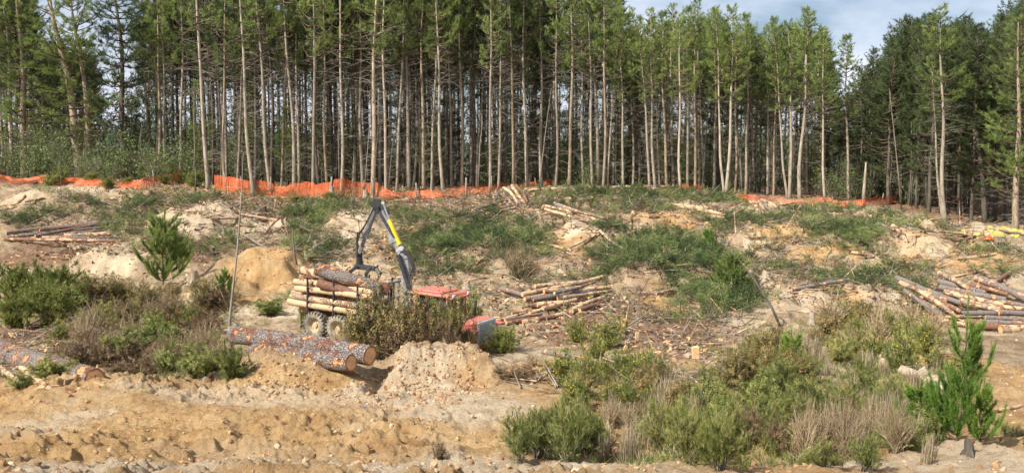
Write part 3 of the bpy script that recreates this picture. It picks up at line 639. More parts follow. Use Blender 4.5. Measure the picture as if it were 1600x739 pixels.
# ------------------------------------------------------------------ orange netting, posts
def net_mat():
    m, nt, b = mat('orange_barrier_netting', .6, .3); uv = nt.nodes.new('ShaderNodeAttribute'); uv.attribute_name = 'netuv'
    sp = nt.nodes.new('ShaderNodeSeparateXYZ'); nt.links.new(uv.outputs['Vector'], sp.inputs[0])
    nz = noise(nt, 2.5, 3, .6); nt.links.new(ramp(nt, nz, [(.3, (.62, .1, .03)), (.7, (.82, .2, .07))]), b.inputs['Base Color'])
    a = math_(nt, 'GREATER_THAN', math_(nt, 'FRACT', math_(nt, 'MULTIPLY', sp.outputs[0], 9.)), .3)
    c = math_(nt, 'GREATER_THAN', math_(nt, 'FRACT', math_(nt, 'MULTIPLY', sp.outputs[1], 12.)), .3)
    al = math_(nt, 'MAXIMUM', a, c); al = math_(nt, 'SUBTRACT', 1., math_(nt, 'MULTIPLY', a, c)); nt.links.new(al, b.inputs['Alpha']); return m
M['net'] = net_mat(); M['post'] = plain('weathered_fence_post', (.36, .31, .25), (.2, .17, .13), 9, stretch=(1, 1, .2))
def netting(pts, label, posts=(), seed=0, fold=.12):
    """pts: px, row of the bottom edge, height px; the strip hangs between them"""
    r = np.random.default_rng(seed); root = None; n = 6
    xs = [p[0] for p in pts]; X = np.arange(xs[0], xs[-1] + .1, 2.0); nv = 7
    Yb = np.interp(X, xs, [p[3] for p in pts]); hb = np.interp(X, xs, [p[2] for p in pts]) ; rb = np.interp(X, xs, [p[1] for p in pts])
    V = []; UV = []
    for i, px in enumerate(X):
        base = at3(px, rb[i], Yb[i]); gz = float(H(base[0], base[1])); base[2] = max(base[2], gz + .02)
        h = hb[i] * Yb[i] / F * (.95 if len(xs) > 8 else 1.05)
        for k in range(nv):
            f = k / (nv - 1); w = fold * (.3 + .7 * (1 - f)) * (fbm(np.array([base[0]]), np.array([f * 1.2]), .8, 3, seed + 5)[0] * 2.2)
            sag = .1 * math.sin(base[0] * 2.1 + seed) * f * h + .12 * h * f * fbm(np.array([base[0]]), np.array([0.]), 1.7, 3, seed + 8)[0]
            V.append([base[0], base[1] + w + .15 * f * math.sin(base[0] * 1.7), base[2] + f * h + sag]); UV.append([base[0], f * max(h, .7), 0])
    c = len(X); Q = [[i * nv + k, (i + 1) * nv + k, (i + 1) * nv + k + 1, i * nv + k + 1] for i in range(c - 1) for k in range(nv - 1)]
    p0 = at3(xs[0], pts[0][1], pts[0][3]); g = Geo(); g.add(V, Q=Q)
    root = empty('safety_fence', p0, label, 'fence', 'orange netting fences')
    me = g.mesh('netting', [M['net']], True, p0); a = me.attributes.new('netuv', 'FLOAT_VECTOR', 'POINT'); a.data.foreach_set('vector', np.array(UV, np.float32).ravel())
    obj('netting', me, None, root)
    for (px, row, hp, w) in posts:
        Y = float(np.interp(px, xs, [p[3] for p in pts])) - .06; b = at3(px, row, Y); b[2] = float(H(b[0], b[1])); hh = hp * Y / F; t = Geo()
        t.add(*tube([b - [0, 0, .2], b + [r.normal() * .03, 0, hh * .5], b + [r.normal() * .05, 0, hh]], w, 6, jit=.1)); obj('post', t.mesh('post', [M['post']], True, p0), None, root)
def fy(px, row): return hit(px, row)[1]
def npts(L): return [(a, b, h, min(fy(a, b), 72)) for a, b, h in L]
netting(npts([(-30, 288, 10), (40, 290, 9), (70, 291, 10), (110, 293, 10), (175, 297, 10)]), 'low crumpled strip of orange netting lying behind the big stump', fold=.3, seed=1)
netting(npts([(158, 297, 9), (200, 296, 10), (225, 297, 16), (245, 295, 13), (262, 290, 13), (285, 280, 15)]), 'orange netting rising to a peak right of the big dark pine', [(240, 297, 24, .03), (284, 292, 30, .03)], seed=2, fold=.15)
netting(npts([(336, 300, 24), (370, 305, 26), (400, 308, 24), (430, 310, 20), (470, 311, 22), (500, 312, 26), (530, 312, 27), (560, 311, 26), (585, 311, 24), (615, 313, 14), (645, 314, 12), (690, 314, 13), (730, 310, 14), (775, 302, 9), (815, 295, 7), (842, 291, 9), (866, 289, 9)]),
        'long sagging orange netting stretched behind the crane', [(353, 303, 34, .03), (377, 306, 28, .025), (424, 312, 30, .03), (519, 315, 34, .06), (566, 313, 26, .03), (630, 316, 22, .03), (651, 318, 26, .05), (729, 322, 30, .06), (768, 308, 26, .025), (836, 293, 16, .03)], seed=3)
netting(npts([(1056, 298, 9), (1075, 302, 10), (1097, 303, 8)]), 'short piece of orange netting behind the pale logs on the ridge', seed=4)
netting(npts([(1148, 318, 13), (1180, 320, 10), (1215, 320, 6)]), 'orange netting bunched behind the leaning rails right of the ridge', seed=5)
netting(npts([(1216, 320, 6), (1255, 321, 5), (1276, 322, 9), (1310, 326, 9), (1350, 327, 10), (1372, 324, 14), (1400, 321, 12)]), 'orange netting below the lone pine, dipping around a broken snag', [(1299, 326, 14, .02), (1380, 324, 18, .03)], seed=6)
netting(npts([(1456, 312, 7), (1475, 313, 8), (1500, 314, 5)]), 'faded scrap of orange netting in the shade under the right stand', seed=8)

# ------------------------------------------------------------------ logs
def log(p0, p1, r0, r1, mt, label, group, seed=0, name='log', n=10, seg=7, rough=.05, cat='log'):
    r = np.random.default_rng(seed); p0 = np.asarray(p0, float); p1 = np.asarray(p1, float); q = np.linspace(0, 1, seg)[:, None]
    L = np.linalg.norm(p1 - p0); bow = r.normal(size=3) * .022 * L; bow[2] *= .3
    P = p0 + (p1 - p0) * q + bow * np.sin(q * 3.14159) + r.normal(size=(seg, 3)) * .006 * (L > 1)
    rad = np.linspace(r0, r1, seg) * (1 + r.normal(size=seg) * .03); g = Geo(); V, T, Q = tube(P, rad, n, cap=False, jit=rough, r=r); g.add(V, Q=Q)
    o = obj(name, g, mt, None, True, p0); tag(o, label, cat, group)
    for e, (ring, sg) in enumerate(((V[:n], -1), (V[-n:], 1))):
        d = (P[-1] - P[-2]) if sg > 0 else (P[0] - P[1]); d /= np.linalg.norm(d); c = ring.mean(0)
        outer = c + (ring - c) * .97 + d * .004; inner = c + (ring - c) * .5 + d * .012
        V2 = np.concatenate([ring, outer, inner, [c + d * .012]]); i = np.arange(n); j = (i + 1) % n
        Q2 = np.concatenate([np.stack([i, j, n + j, n + i], -1), np.stack([n + i, n + j, 2 * n + j, 2 * n + i], -1)]); T2 = np.stack([2 * n + i, 2 * n + j, np.full(n, 3 * n)], -1)
        if sg < 0: Q2 = Q2[:, ::-1]; T2 = T2[:, ::-1]
        h = Geo(); h.add(V2, T=T2, Q=Q2, tint=np.concatenate([np.zeros(2 * n), np.full(n, .5), [1.]])); obj('cut_end', h.mesh('cut_end', [M['cut']], False, p0), None, o)
    return o
LOOK = {'log_grey': 'grey barked log', 'log_pale': 'pale half peeled log', 'log_red': 'reddish brown log'}
def pile(rows, place, group, seed=0, wpx=None):
    """rows: x0, y0, x1, y1, width px, lift0 m, lift1 m, look"""
    r = random.Random(seed); order = sorted(range(len(rows)), key=lambda i: (rows[i][1] + rows[i][3]) / 2)
    for i, (x0, y0, x1, y1, w, l0, l1, k) in enumerate(rows):
        E = []
        for (x, y, l) in ((x0, y0, l0), (x1, y1, l1)):
            Y = hit(x, y)[1]
            for _ in range(3): Y = hit(x, round(y + l * F / Y, 1))[1]
            p = at3(x, y, Y); p[2] = max(p[2], float(H(p[0], p[1])) + w * Y / F * .35); E.append(p)
        if abs(E[0][1] - E[1][1]) > 5: 
            m_ = (E[0][1] + E[1][1]) / 2; sg = 1 if E[0][1] > E[1][1] else -1
            E = [at3(x0, y0, m_ + sg * 2.5), at3(x1, y1, m_ - sg * 2.5)]
        rr = w / 2 * E[0][1] / F; mt = {'g': 'log_grey', 'p': 'log_pale', 'r': 'log_red'}[k]; rank = order.index(i)
        half = len(rows) / 2
        lab = '%s, %s from the %s of %s' % (LOOK[mt], ORD[min(rank, 15)] if rank < half else ORD[min(len(rows) - 1 - rank, 15)], 'top' if rank < half else 'bottom', place)
        if len(lab.split()) > 15: lab = lab.replace('half peeled ', '').replace('reddish ', '').replace('grey barked', 'grey')
        log(E[0], E[1], rr * r.uniform(.9, 1.2), rr * r.uniform(.6, .95), M[mt], lab, group, seed * 100 + i)
pile([(10, 364, 182, 350, 6, .3, .1, 'g'), (12, 371, 180, 357, 6, .25, .1, 'g'), (40, 374, 190, 372, 6, .15, 0, 'g'), (5, 379, 195, 380, 5, 0, 0, 'r'), (30, 367, 165, 361, 5, .35, .15, 'g'), (62, 360, 170, 352, 5, .3, .1, 'r'),
      (55, 369, 168, 347, 5, .45, .3, 'g'), (100, 368, 195, 367, 5, .25, .1, 'p'), (90, 377, 192, 377, 5, .1, .0, 'g'), (22, 375, 150, 377, 6, .1, 0, 'r'), (66, 374, 120, 376, 6, .2, .1, 'p'), (40, 379, 110, 380, 5, 0, 0, 'r'), (85, 371, 186, 371, 5, .2, .1, 'g')],
     'the stack by the left edge', 'logs in the stack near the left edge', 1)
pile([(-10, 331, 55, 321, 5, .1, .1, 'p'), (0, 325, 30, 318, 4, .1, .1, 'p'), (28, 320, 40, 306, 4, 0, .2, 'g'), (28, 341, 75, 354, 4, .1, .1, 'p'), (78, 350, 108, 334, 4, 0, .3, 'p'), (122, 325, 152, 314, 4, .1, .2, 'g'), (152, 312, 180, 324, 3, .2, .1, 'g')], 'the loose logs above the left stack', 'loose logs above the left stack', 2)
pile([(738, 333, 822, 303, 6, .1, .3, 'g'), (735, 328, 815, 306, 6, .2, .3, 'g'), (742, 338, 818, 318, 6, 0, .2, 'g'), (760, 341, 806, 330, 5, 0, 0, 'p'), (783, 296, 803, 319, 5, .4, .4, 'g'), (788, 294, 808, 320, 5, .5, .4, 'p'), (795, 293, 813, 319, 5, .5, .4, 'g'), (800, 291, 820, 318, 6, .5, .4, 'p'), (806, 290, 823, 314, 5, .6, .5, 'r'), (775, 300, 795, 322, 5, .3, .3, 'g'),
      (812, 292, 868, 287, 4, .2, .2, 'p'), (820, 296, 872, 292, 4, .2, .1, 'p'), (826, 299, 866, 297, 4, .1, .1, 'p'), (835, 290, 905, 296, 4, .2, .1, 'p')], 'the crossed heap by the netting end', 'logs in the crossed heap by the netting', 3)
pile([(850, 321, 930, 342, 5, .4, .3, 'p'), (852, 327, 962, 359, 5, .4, .3, 'p'), (868, 320, 950, 345, 5, .4, .4, 'g'), (880, 331, 980, 362, 4, .3, .2, 'p'), (878, 341, 948, 353, 6, .1, .1, 'g'), (866, 317, 925, 337, 4, .5, .4, 'p'), (885, 345, 960, 352, 5, .1, .1, 'r'), (883, 336, 955, 350, 5, .25, .2, 'g'), (905, 350, 952, 353, 5, 0, 0, 'g'), (957, 359, 997, 369, 4, .1, 0, 'p'), (890, 328, 945, 341, 4, .5, .4, 'g'), (848, 326, 868, 328, 7, .2, .2, 'p'), (895, 340, 965, 346, 5, .25, .2, 'p'), (881, 349, 920, 351, 6, 0, 0, 'r')],
     'the fanned heap above the pale bank', 'logs fanned out above the pale bank', 4)
pile([(816, 460, 941, 433, 8, .7, .6, 'p'), (836, 447, 910, 441, 7, .8, .7, 'p'), (820, 467, 932, 449, 8, .6, .6, 'p'), (850, 455, 923, 446, 8, .8, .7, 'p'), (832, 469, 954, 451, 8, .5, .4, 'g'), (872, 466, 955, 454, 7, .5, .4, 'p'), (856, 461, 941, 457, 7, .5, .4, 'g'), (892, 487, 945, 464, 9, .3, .3, 'p'), (905, 492, 937, 473, 9, .1, .2, 'r'),
      (791, 504, 865, 495, 8, .2, .2, 'r'), (816, 504, 894, 492, 9, .1, .1, 'p'), (753, 508, 820, 489, 6, .2, .3, 'p'), (827, 489, 870, 477, 7, .3, .4, 'p'), (745, 513, 789, 498, 6, .1, .3, 'p'), (789, 500, 847, 490, 7, .3, .3, 'g'), (840, 476, 880, 472, 8, .4, .4, 'p'), (783, 451, 818, 461, 8, .3, .4, 'g'), (896, 455, 952, 449, 7, .6, .5, 'p'), (800, 490, 850, 484, 5, .3, .3, 'r'), (848, 482, 900, 468, 7, .4, .4, 'p'),
      (760, 503, 812, 499, 6, .1, .2, 'p'), (866, 458, 930, 440, 6, .8, .8, 'g'), (825, 478, 885, 480, 7, .25, .3, 'r')], 'the untidy heap in mid slope', 'logs in the untidy heap in mid slope', 5)
pile([(1401, 434, 1503, 474, 8, .7, .5, 'g'), (1424, 448, 1490, 491, 8, .8, .6, 'p'), (1413, 454, 1471, 493, 8, .5, .4, 'g'), (1405, 441, 1480, 470, 8, .6, .6, 'g'), (1433, 452, 1499, 485, 8, .7, .6, 'r'), (1468, 427, 1511, 449, 8, .8, .9, 'p'), (1466, 440, 1540, 457, 9, .7, .7, 'g'), (1468, 449, 1572, 468, 10, .7, .7, 'g'), (1475, 456, 1568, 476, 10, .7, .6, 'p'),
      (1501, 470, 1566, 487, 9, .6, .5, 'p'), (1524, 434, 1606, 469, 11, .8, .7, 'g'), (1515, 445, 1575, 460, 8, .8, .7, 'r'), (1492, 489, 1562, 489, 9, .4, .4, 'g'), (1561, 488, 1620, 490, 9, .5, .5, 'g'), (1461, 497, 1506, 494, 9, .4, .4, 'p'), (1466, 505, 1512, 511, 10, .2, .2, 'p'), (1514, 513, 1590, 514, 9, .1, .1, 'r'), (1531, 502, 1610, 506, 9, .3, .3, 'g'), (1540, 496, 1610, 500, 8, .4, .4, 'g'),
      (1563, 522, 1625, 521, 13, 0, 0, 'p'), (1500, 505, 1560, 509, 10, .2, .2, 'r'), (1445, 470, 1476, 497, 7, .4, .3, 'g'), (1545, 466, 1610, 479, 9, .6, .6, 'g'), (1530, 478, 1610, 484, 9, .5, .5, 'p'), (1488, 460, 1545, 481, 8, .6, .5, 'g'), (1580, 455, 1625, 468, 8, .6, .6, 'g'), (1556, 509, 1620, 513, 9, .15, .15, 'p')], 'the big stack at the right edge', 'logs in the big stack at the right edge', 6)
pile([(1033, 321, 1108, 328, 7, .15, .15, 'p'), (1062, 322, 1133, 336, 8, .25, .15, 'p'), (1100, 338, 1145, 346, 4, 0, 0, 'p')], 'the few logs on the bare ridge', 'logs on the bare ridge', 7)
pile([(1145, 327, 1196, 343, 6, .1, .1, 'p'), (1160, 309, 1184, 324, 6, .3, .1, 'p'), (1172, 306, 1206, 331, 6, .4, .1, 'g'), (1180, 307, 1196, 333, 5, .4, .1, 'p'), (1157, 312, 1190, 320, 5, .2, .2, 'r'), (1185, 318, 1222, 321, 5, .1, .1, 'g'), (1190, 312, 1216, 326, 5, .3, .1, 'p'), (1195, 324, 1240, 320, 4, .1, .1, 'p')], 'the leaning rails at the ridge end', 'leaning logs at the right end of the ridge', 8)
pile([(1293, 338, 1362, 342, 7, .05, .05, 'p'), (1352, 350, 1372, 362, 7, .2, .1, 'p'), (1358, 348, 1382, 360, 7, .3, .2, 'p'), (1366, 352, 1390, 366, 7, .2, .1, 'r'), (1372, 349, 1396, 358, 6, .4, .3, 'g'), (1350, 358, 1376, 368, 6, 0, 0, 'p'), (1368, 334, 1386, 330, 6, .1, .1, 'g'), (1395, 362, 1405, 366, 8, 0, 0, 'p')], 'the small heap below the netting dip', 'short logs below the netting dip', 9)
pile([(735, 429, 790, 398, 8, .1, .2, 'r'), (728, 417, 785, 394, 6, .3, .3, 'g')], 'the pair lying right of the crane', 'pair of logs right of the crane', 10)
pile([(1472, 357, 1535, 376, 6, .1, 0, 'g'), (1480, 368, 1520, 372, 5, 0, 0, 'p'), (1430, 372, 1480, 379, 4, 0, 0, 'r'), (1540, 362, 1600, 372, 5, .1, .1, 'g')], 'the thin logs by the right forest edge', 'thin logs by the right forest edge', 11)
r_ = random.Random(4); ridge = []
for i in range(22):
    x = 868 + i * 8.6 + r_.uniform(-4, 4); L = r_.uniform(14, 34); y = 294 + .03 * (x - 900) * (x > 900) * .6 + r_.uniform(-1.5, 3.5); ridge.append((x, y, x + L, y + r_.uniform(-2.5, 3.5), 4, r_.uniform(0, .3), r_.uniform(0, .3), r_.choice('pppgr')))
for i, row_ in enumerate(ridge):
    E = [at3(row_[0], row_[1], hit(row_[0], 298)[1]), at3(row_[2], row_[3], hit(row_[2], 298)[1] - .5)]
    for e in E: e[2] = float(H(e[0], e[1])) + r_.uniform(.05, .25)
    log(E[0], E[1], .1, .08, M[{'g': 'log_grey', 'p': 'log_pale', 'r': 'log_red'}[row_[7]]], 'thin pale log in the row laid along the ridge top in front of the stand', 'logs laid along the ridge top', 700 + i)
pile([(572, 320, 692, 321, 4, .1, .1, 'p'), (608, 316, 662, 308, 4, .2, .2, 'p'), (590, 313, 652, 318, 4, .1, .1, 'r'), (655, 321, 694, 330, 4, .1, .1, 'g'), (600, 306, 645, 312, 3, .1, .1, 'g')], 'the sticks behind the crane', 'thin logs under the netting behind the crane', 12)
# foreground logs
log(at3(366, 523, 27.2), at3(578, 555, 24.0), .275, .26, M['log_big'], 'longer and higher of the two big grey barked logs resting on the earth heap', 'two big logs on the earth heap', 801, n=28, seg=16, rough=.04)
log(at3(398, 549, 26.2), at3(549, 567, 23.55), .25, .24, M['log_big'], 'shorter big grey log in front of the longer one on the earth heap', 'two big logs on the earth heap', 802, n=28, seg=16, rough=.04)
def lying(x0, y0, x1, y1, w, mt, label, group=None, seed=0, lift=.35, n=14, seg=10):
    a, b = hit(x0, y0).copy(), hit(x1, y1).copy(); r0 = w / 2 * a[1] / F; r1 = w / 2 * b[1] / F; a[2] += r0 * lift; b[2] += r1 * lift
    return log(a, b, r0, r1, M[mt], label, group, seed, n=n, seg=seg, rough=.07)
lying(-60, 528, 140, 596, 34, 'log_big', 'big grey log half sunk in bark litter at the left edge', None, 811, lift=-.25, n=24, seg=14)
lying(-10, 575, 32, 602, 9, 'log_pale', 'upper of two pale split poles below the big sunken log', None, 812); lying(15, 572, 60, 603, 9, 'log_pale', 'lower of two pale split poles below the big sunken log', None, 813)
lying(268, 574, 318, 598, 13, 'log_grey', 'short grey log half hidden under the dark bushes', None, 814); lying(143, 573, 167, 571, 8, 'log_grey', 'stub of grey log beside the sunken log end', None, 815)
lying(100, 350, 150, 366, 4, 'log_grey', 'thin stick leaning out of the green slash above the left stack', None, 816)
lying(850, 553, 905, 563, 10, 'log_grey', 'short dark log lying alone in the gravel right of the red machine', None, 817)
lying(932, 690, 985, 718, 13, 'log_red', 'brown barked log under the bushes at the bottom', None, 818)
lying(1495, 560, 1600, 585, 5, 'log_grey', 'thin bleached branch on the bare soil at the right', None, 819); lying(1520, 655, 1610, 636, 6, 'log_pale', 'pale crooked branch on the soil below the young pine', None, 820)
lying(1085, 722, 1115, 712, 8, 'log_grey', 'short grey stick on the dusty edge at the bottom', None, 821); lying(560, 575 + 62, 590, 640, 6, 'log_grey', 'small dark stick in the gravel below the logs', None, 822)
lying(1285, 545, 1340, 548, 6, 'log_pale', 'pale pole in the scrub below the right stack', None, 823); lying(1120, 582, 1150, 575, 8, 'log_pale', 'weathered pale log piece by the ochre puddle of soil', None, 824)
lying(640, 352, 700, 352, 3, 'log_grey', 'slender grey stick on the slope under the netting', None, 825); lying(1330, 445, 1240, 458, 6, 'log_grey', 'broken grey branch in the slash left of the right stack', None, 826)
lying(1100, 476, 1150, 488, 5, 'log_grey', 'grey branch below the green slash on the right slope', None, 827); lying(380, 372, 420, 395, 4, 'log_grey', 'crooked root lying on the bank left of the crane', None, 828)
lying(850, 300, 890, 300, 4, 'log_pale', 'pale pole between the crossed heap and the ridge', None, 829)

# ------------------------------------------------------------------ stumps
def stump(px, py, wpx, hpx, label, dark=False, group='stumps on the slope', mt=None, top=None):
    p = hit(px, py).copy(); r0 = wpx / 2 * p[1] / F; h = hpx * p[1] / F; r = np.random.default_rng(int(px * 7 + py)); n = 16
    P = p + np.array([[0, 0, -.15], [0, 0, 0], [0, 0, h * .3], [r.normal() * .02, 0, h * .75], [r.normal() * .02, 0, h]]); g = Geo(); V, T, Q = tube(P, [r0 * 1.55, r0 * 1.3, r0 * 1.05, r0, r0 * .98], n, cap=False, jit=.1, r=r); g.add(V, Q=Q)
    for k in range(5):                                                # root flares
        a = k * 1.26 + r.uniform(-.3, .3); d = np.array([math.cos(a), math.sin(a), 0]); L = r0 * r.uniform(1.8, 2.6)
        g.add(*tube([p + d * r0 * .5 + [0, 0, h * .3], p + d * r0 * 1.2 + [0, 0, h * .08], p + d * L + [0, 0, -.08]], [r0 * .4, r0 * .28, r0 * .1], 6, cap=False))
    o = obj('tree_stump', g, M[mt or ('bark_dark' if dark else 'bark')], None, True, p); tag(o, label, 'stump', group)
    ring = V[-n:]; c = ring.mean(0); i = np.arange(n); j = (i + 1) % n; h_ = Geo(); h_.add(np.concatenate([ring, c + (ring - c) * .9 + [0, 0, .01], [c + [0, 0, .012]]]), tint=np.concatenate([np.zeros(n), np.full(n, .12), [1.]]), Q=np.stack([i, j, n + j, n + i], -1), T=np.stack([n + i, n + j, np.full(n, 2 * n)], -1))
    obj('cut_end', h_.mesh('cut_end', [top or M['cut']], False, p), None, o)
M['redtop'] = plain('red_marking_paint', (.6, .07, .04))
stump(72, 289, 18, 13, 'large fresh stump with an orange top in front of the low netting', mt='bark_dark'); stump(298, 446, 17, 15, 'old reddish stump on the yellow bank left of the forwarder', mt='bark_warm')
stump(413, 338, 7, 14, 'thin tall stump on the pale bank left of the crane', True); stump(494, 334, 11, 12, 'rough short stump under the middle of the netting'); stump(492, 394, 9, 18, 'taller of two stumps behind the loaded timber')
stump(477, 408, 6, 12, 'smaller of two stumps behind the loaded timber'); stump(305, 313, 7, 7, 'small dark stump on top of the pale bank below the netting gap', True); stump(729, 457, 11, 12, 'grey stump behind the red cab roof')
stump(1200, 440, 13, 11, 'tilted stump between the bare banks on the right slope'); stump(1273, 508, 9, 18, 'stump with a red painted top in the scrub at right', top=M['redtop']); stump(571, 312, 8, 14, 'cut stump at the foot of the netting left of the crane tip') ; stump(519, 314, 8, 20, 'tall grey stump standing against the netting')
stump(1528, 712, 14, 22, 'dark charred stump on the dusty edge under the young pine', True); stump(990, 342, 7, 6, 'round pale stump on the green slope under the ridge', mt='log_pale'); stump(275, 388, 6, 10, 'dark stump beside the young pine on the left slope', True)
stump(1375, 470, 8, 10, 'weathered stump left of the right log stack'); stump(330, 400, 7, 9, 'broken stump on the brown slope right of the young pine', True); stump(862, 355, 7, 8, 'pale stump left of the fanned heap', mt='log_pale')
stump(955, 382, 7, 12, 'reddish stump at the foot of the pale bank below the fanned heap', mt='bark_warm')
# split blocks and upright stakes
def stake(px, py, w, h, tilt, label, mt='log_pale', cat='wood block', d=.5):
    p = hit(px, py).copy(); s = p[1] / F; g = Geo(); a = math.radians(tilt); ax = np.array([[math.cos(a), 0, math.sin(a)], [0, 1, 0], [-math.sin(a), 0, math.cos(a)]])
    V, T, Q = box((0, 0, 0), (w * s, w * s * d, h * s), ax, .02); V = V + p + [0, 0, h * s * .42]; V += rng.normal(size=V.shape) * .012; g.add(V, T, Q); tag(obj('wood_block', g, [M[mt]], None, False, p), label, cat)
stake(1090, 562, 12, 20, 3, 'upright pale sawn block in the scrub right of centre', 'cut'); stake(975, 530, 6, 32, -4, 'tall pale splinter of wood standing in the bark litter', 'cut'); stake(998, 541, 6, 22, 2, 'shorter reddish splinter of wood standing beside the tall one', 'log_pale')
stake(986, 538, 5, 18, -25, 'grey slab of bark leaning between two upright splinters', 'log_grey'); stake(1150, 545, 7, 26, 18, 'long pale slab leaning in the wood debris', 'log_pale')
# bleached root
def root_wood():
    p = hit(1380, 566).copy(); q = hit(1488, 622).copy(); g = Geo(); r = np.random.default_rng(3); t = np.linspace(0, 1, 12)[:, None]; P = p + (q - p) * t; P[:, 2] = H(P[:, 0], P[:, 1]) + .14; P += r.normal(size=P.shape) * .05
    g.add(*tube(P, np.linspace(.07, .24, 12) * (1 + r.normal(size=12) * .15), 10, jit=.15, r=r))
    for (f, dx, dy, dz, L) in ((.25, .15, -.1, 1, .45), (.28, -.5, 0, .5, .5), (.6, .5, -.3, .6, .5), (.8, -.3, -.5, .2, .6), (.95, .6, -.2, -.1, .5), (.1, -.6, .1, .4, .4)):
        b = p + (q - p) * f; b[2] = H(b[0], b[1]) + .15; d = np.array([dx, dy, dz]); g.add(*tube([b, b + d * L * .5, b + d * L + r.normal(size=3) * .08], [.09, .06, .02], 7, jit=.1, r=r))
    tag(obj('driftwood_root', g, M['bleached'], None, True, p), 'bleached gnarled root lying in the scrub left of the young pine', 'root')
M['bleached'] = plain('bleached_wood', (.52, .42, .31), (.3, .22, .15), 6, bscale=20)
root_wood()

r_ = random.Random(31)
for i in range(70):                                                    # poles left lying about
    x = r_.uniform(20, 1570); y = r_.uniform(312, 470) if x > 420 else r_.uniform(310, 400); y = min(y + max(0, x - 1300) * .12, 470)
    if 480 < x < 720 and y > 330: continue
    L = r_.uniform(18, 75) * (y / 380) ** 1.5; a = math.radians(r_.choice([r_.gauss(-8, 12), r_.gauss(15, 12), r_.uniform(-70, 70)])); w = r_.uniform(2.2, 4.6) * (y / 350)
    lying(x, y, x + L * math.cos(a), y + L * math.sin(a) * .5, w, r_.choice(['log_grey', 'log_pale', 'log_red', 'log_pale']), 'slender pole or branch left lying alone on the felled slope', 'slender poles scattered over the slope', 1000 + i, lift=.9, n=6, seg=7)
# ------------------------------------------------------------------ forwarder with its crane
M['red'] = plain('faded_red_paint', (.62, .16, .12), (.42, .17, .12), 3, .5, .4); M['steel'] = plain('worn_grey_steel', (.36, .36, .37), (.17, .17, .175), 8, .5, .5, metal=.3)
M['steel_dark'] = plain('greasy_black_steel', (.05, .05, .052), (.025, .025, .025), 8, .5, .4); M['yellow'] = plain('yellow_cylinder_paint', (.75, .6, .03), (.6, .46, .03), 4, .5, .4)
M['grille'] = plain('pale_grey_grille', (.5, .52, .52), (.36, .37, .37), 6, .6, .4); M['chrome'] = plain('piston_rod', (.7, .7, .7), (.6, .6, .6), 3, .25, .6, metal=.9)
M['tyre'] = plain('dusty_tyre_rubber', (.34, .3, .23), (.12, .105, .085), 3.5, .95, .1, 14, .02); M['rim'] = plain('clay_caked_rim', (.5, .4, .25), (.32, .25, .15), 6); M['glass'] = plain('dark_cab_glass', (.03, .035, .04), (.02, .02, .02), 2, .1, .6)
HD = R(-27); PT = R(3.0); fX = np.array([math.cos(HD) * math.cos(PT), math.sin(HD) * math.cos(PT), -math.sin(PT)]); fY = np.array([-math.sin(HD), math.cos(HD), 0]); fZ = np.cross(fX, fY)
AX = np.stack([fX, fY, fZ]); W0 = at3(495, 507, 35.5); O = W0 - np.array([0, -.95, .55]) @ AX
def W(*p): return O + np.asarray(p, float) @ AX
def wb(c, s, bev=.02): V, T, Q = box((0, 0, 0), s, None, bev); return (V + np.asarray(c, float)) @ AX + O, T, Q
def wt(P, r, n=10, **k): return tube(np.asarray(P, float) @ AX + O, r, n, **k)
def part(name, mt, parent, *gs, sm=False):
    g = Geo()
    for G in gs: g.add(*G)
    base = parent
    while base.parent: base = base.parent
    return obj(name, g.mesh(name, [M[mt]], sm, tuple(base.location)), None, parent)
fw = empty('forwarder', W(3, 0, 0), 'mud caked red forwarder loaded with logs, half hidden behind a bush in the gully', 'forwarder')
def lathe(c, prof, n=40):
    """prof: (axial, radius) ; axis is the machine's y"""
    P = []; k = len(prof)
    for (a, r) in prof:
        t = np.arange(n) * 2 * math.pi / n; P.append(np.stack([c[0] + np.cos(t) * r, np.full(n, c[1] + a), c[2] + np.sin(t) * r], -1))
    V = np.concatenate(P) @ AX + O; i = np.arange(k - 1)[:, None] * n; j = np.arange(n)[None]; jn = (j + 1) % n
    return V, None, np.stack([i + j, i + jn, i + n + jn, i + n + j], -1).reshape(-1, 4)
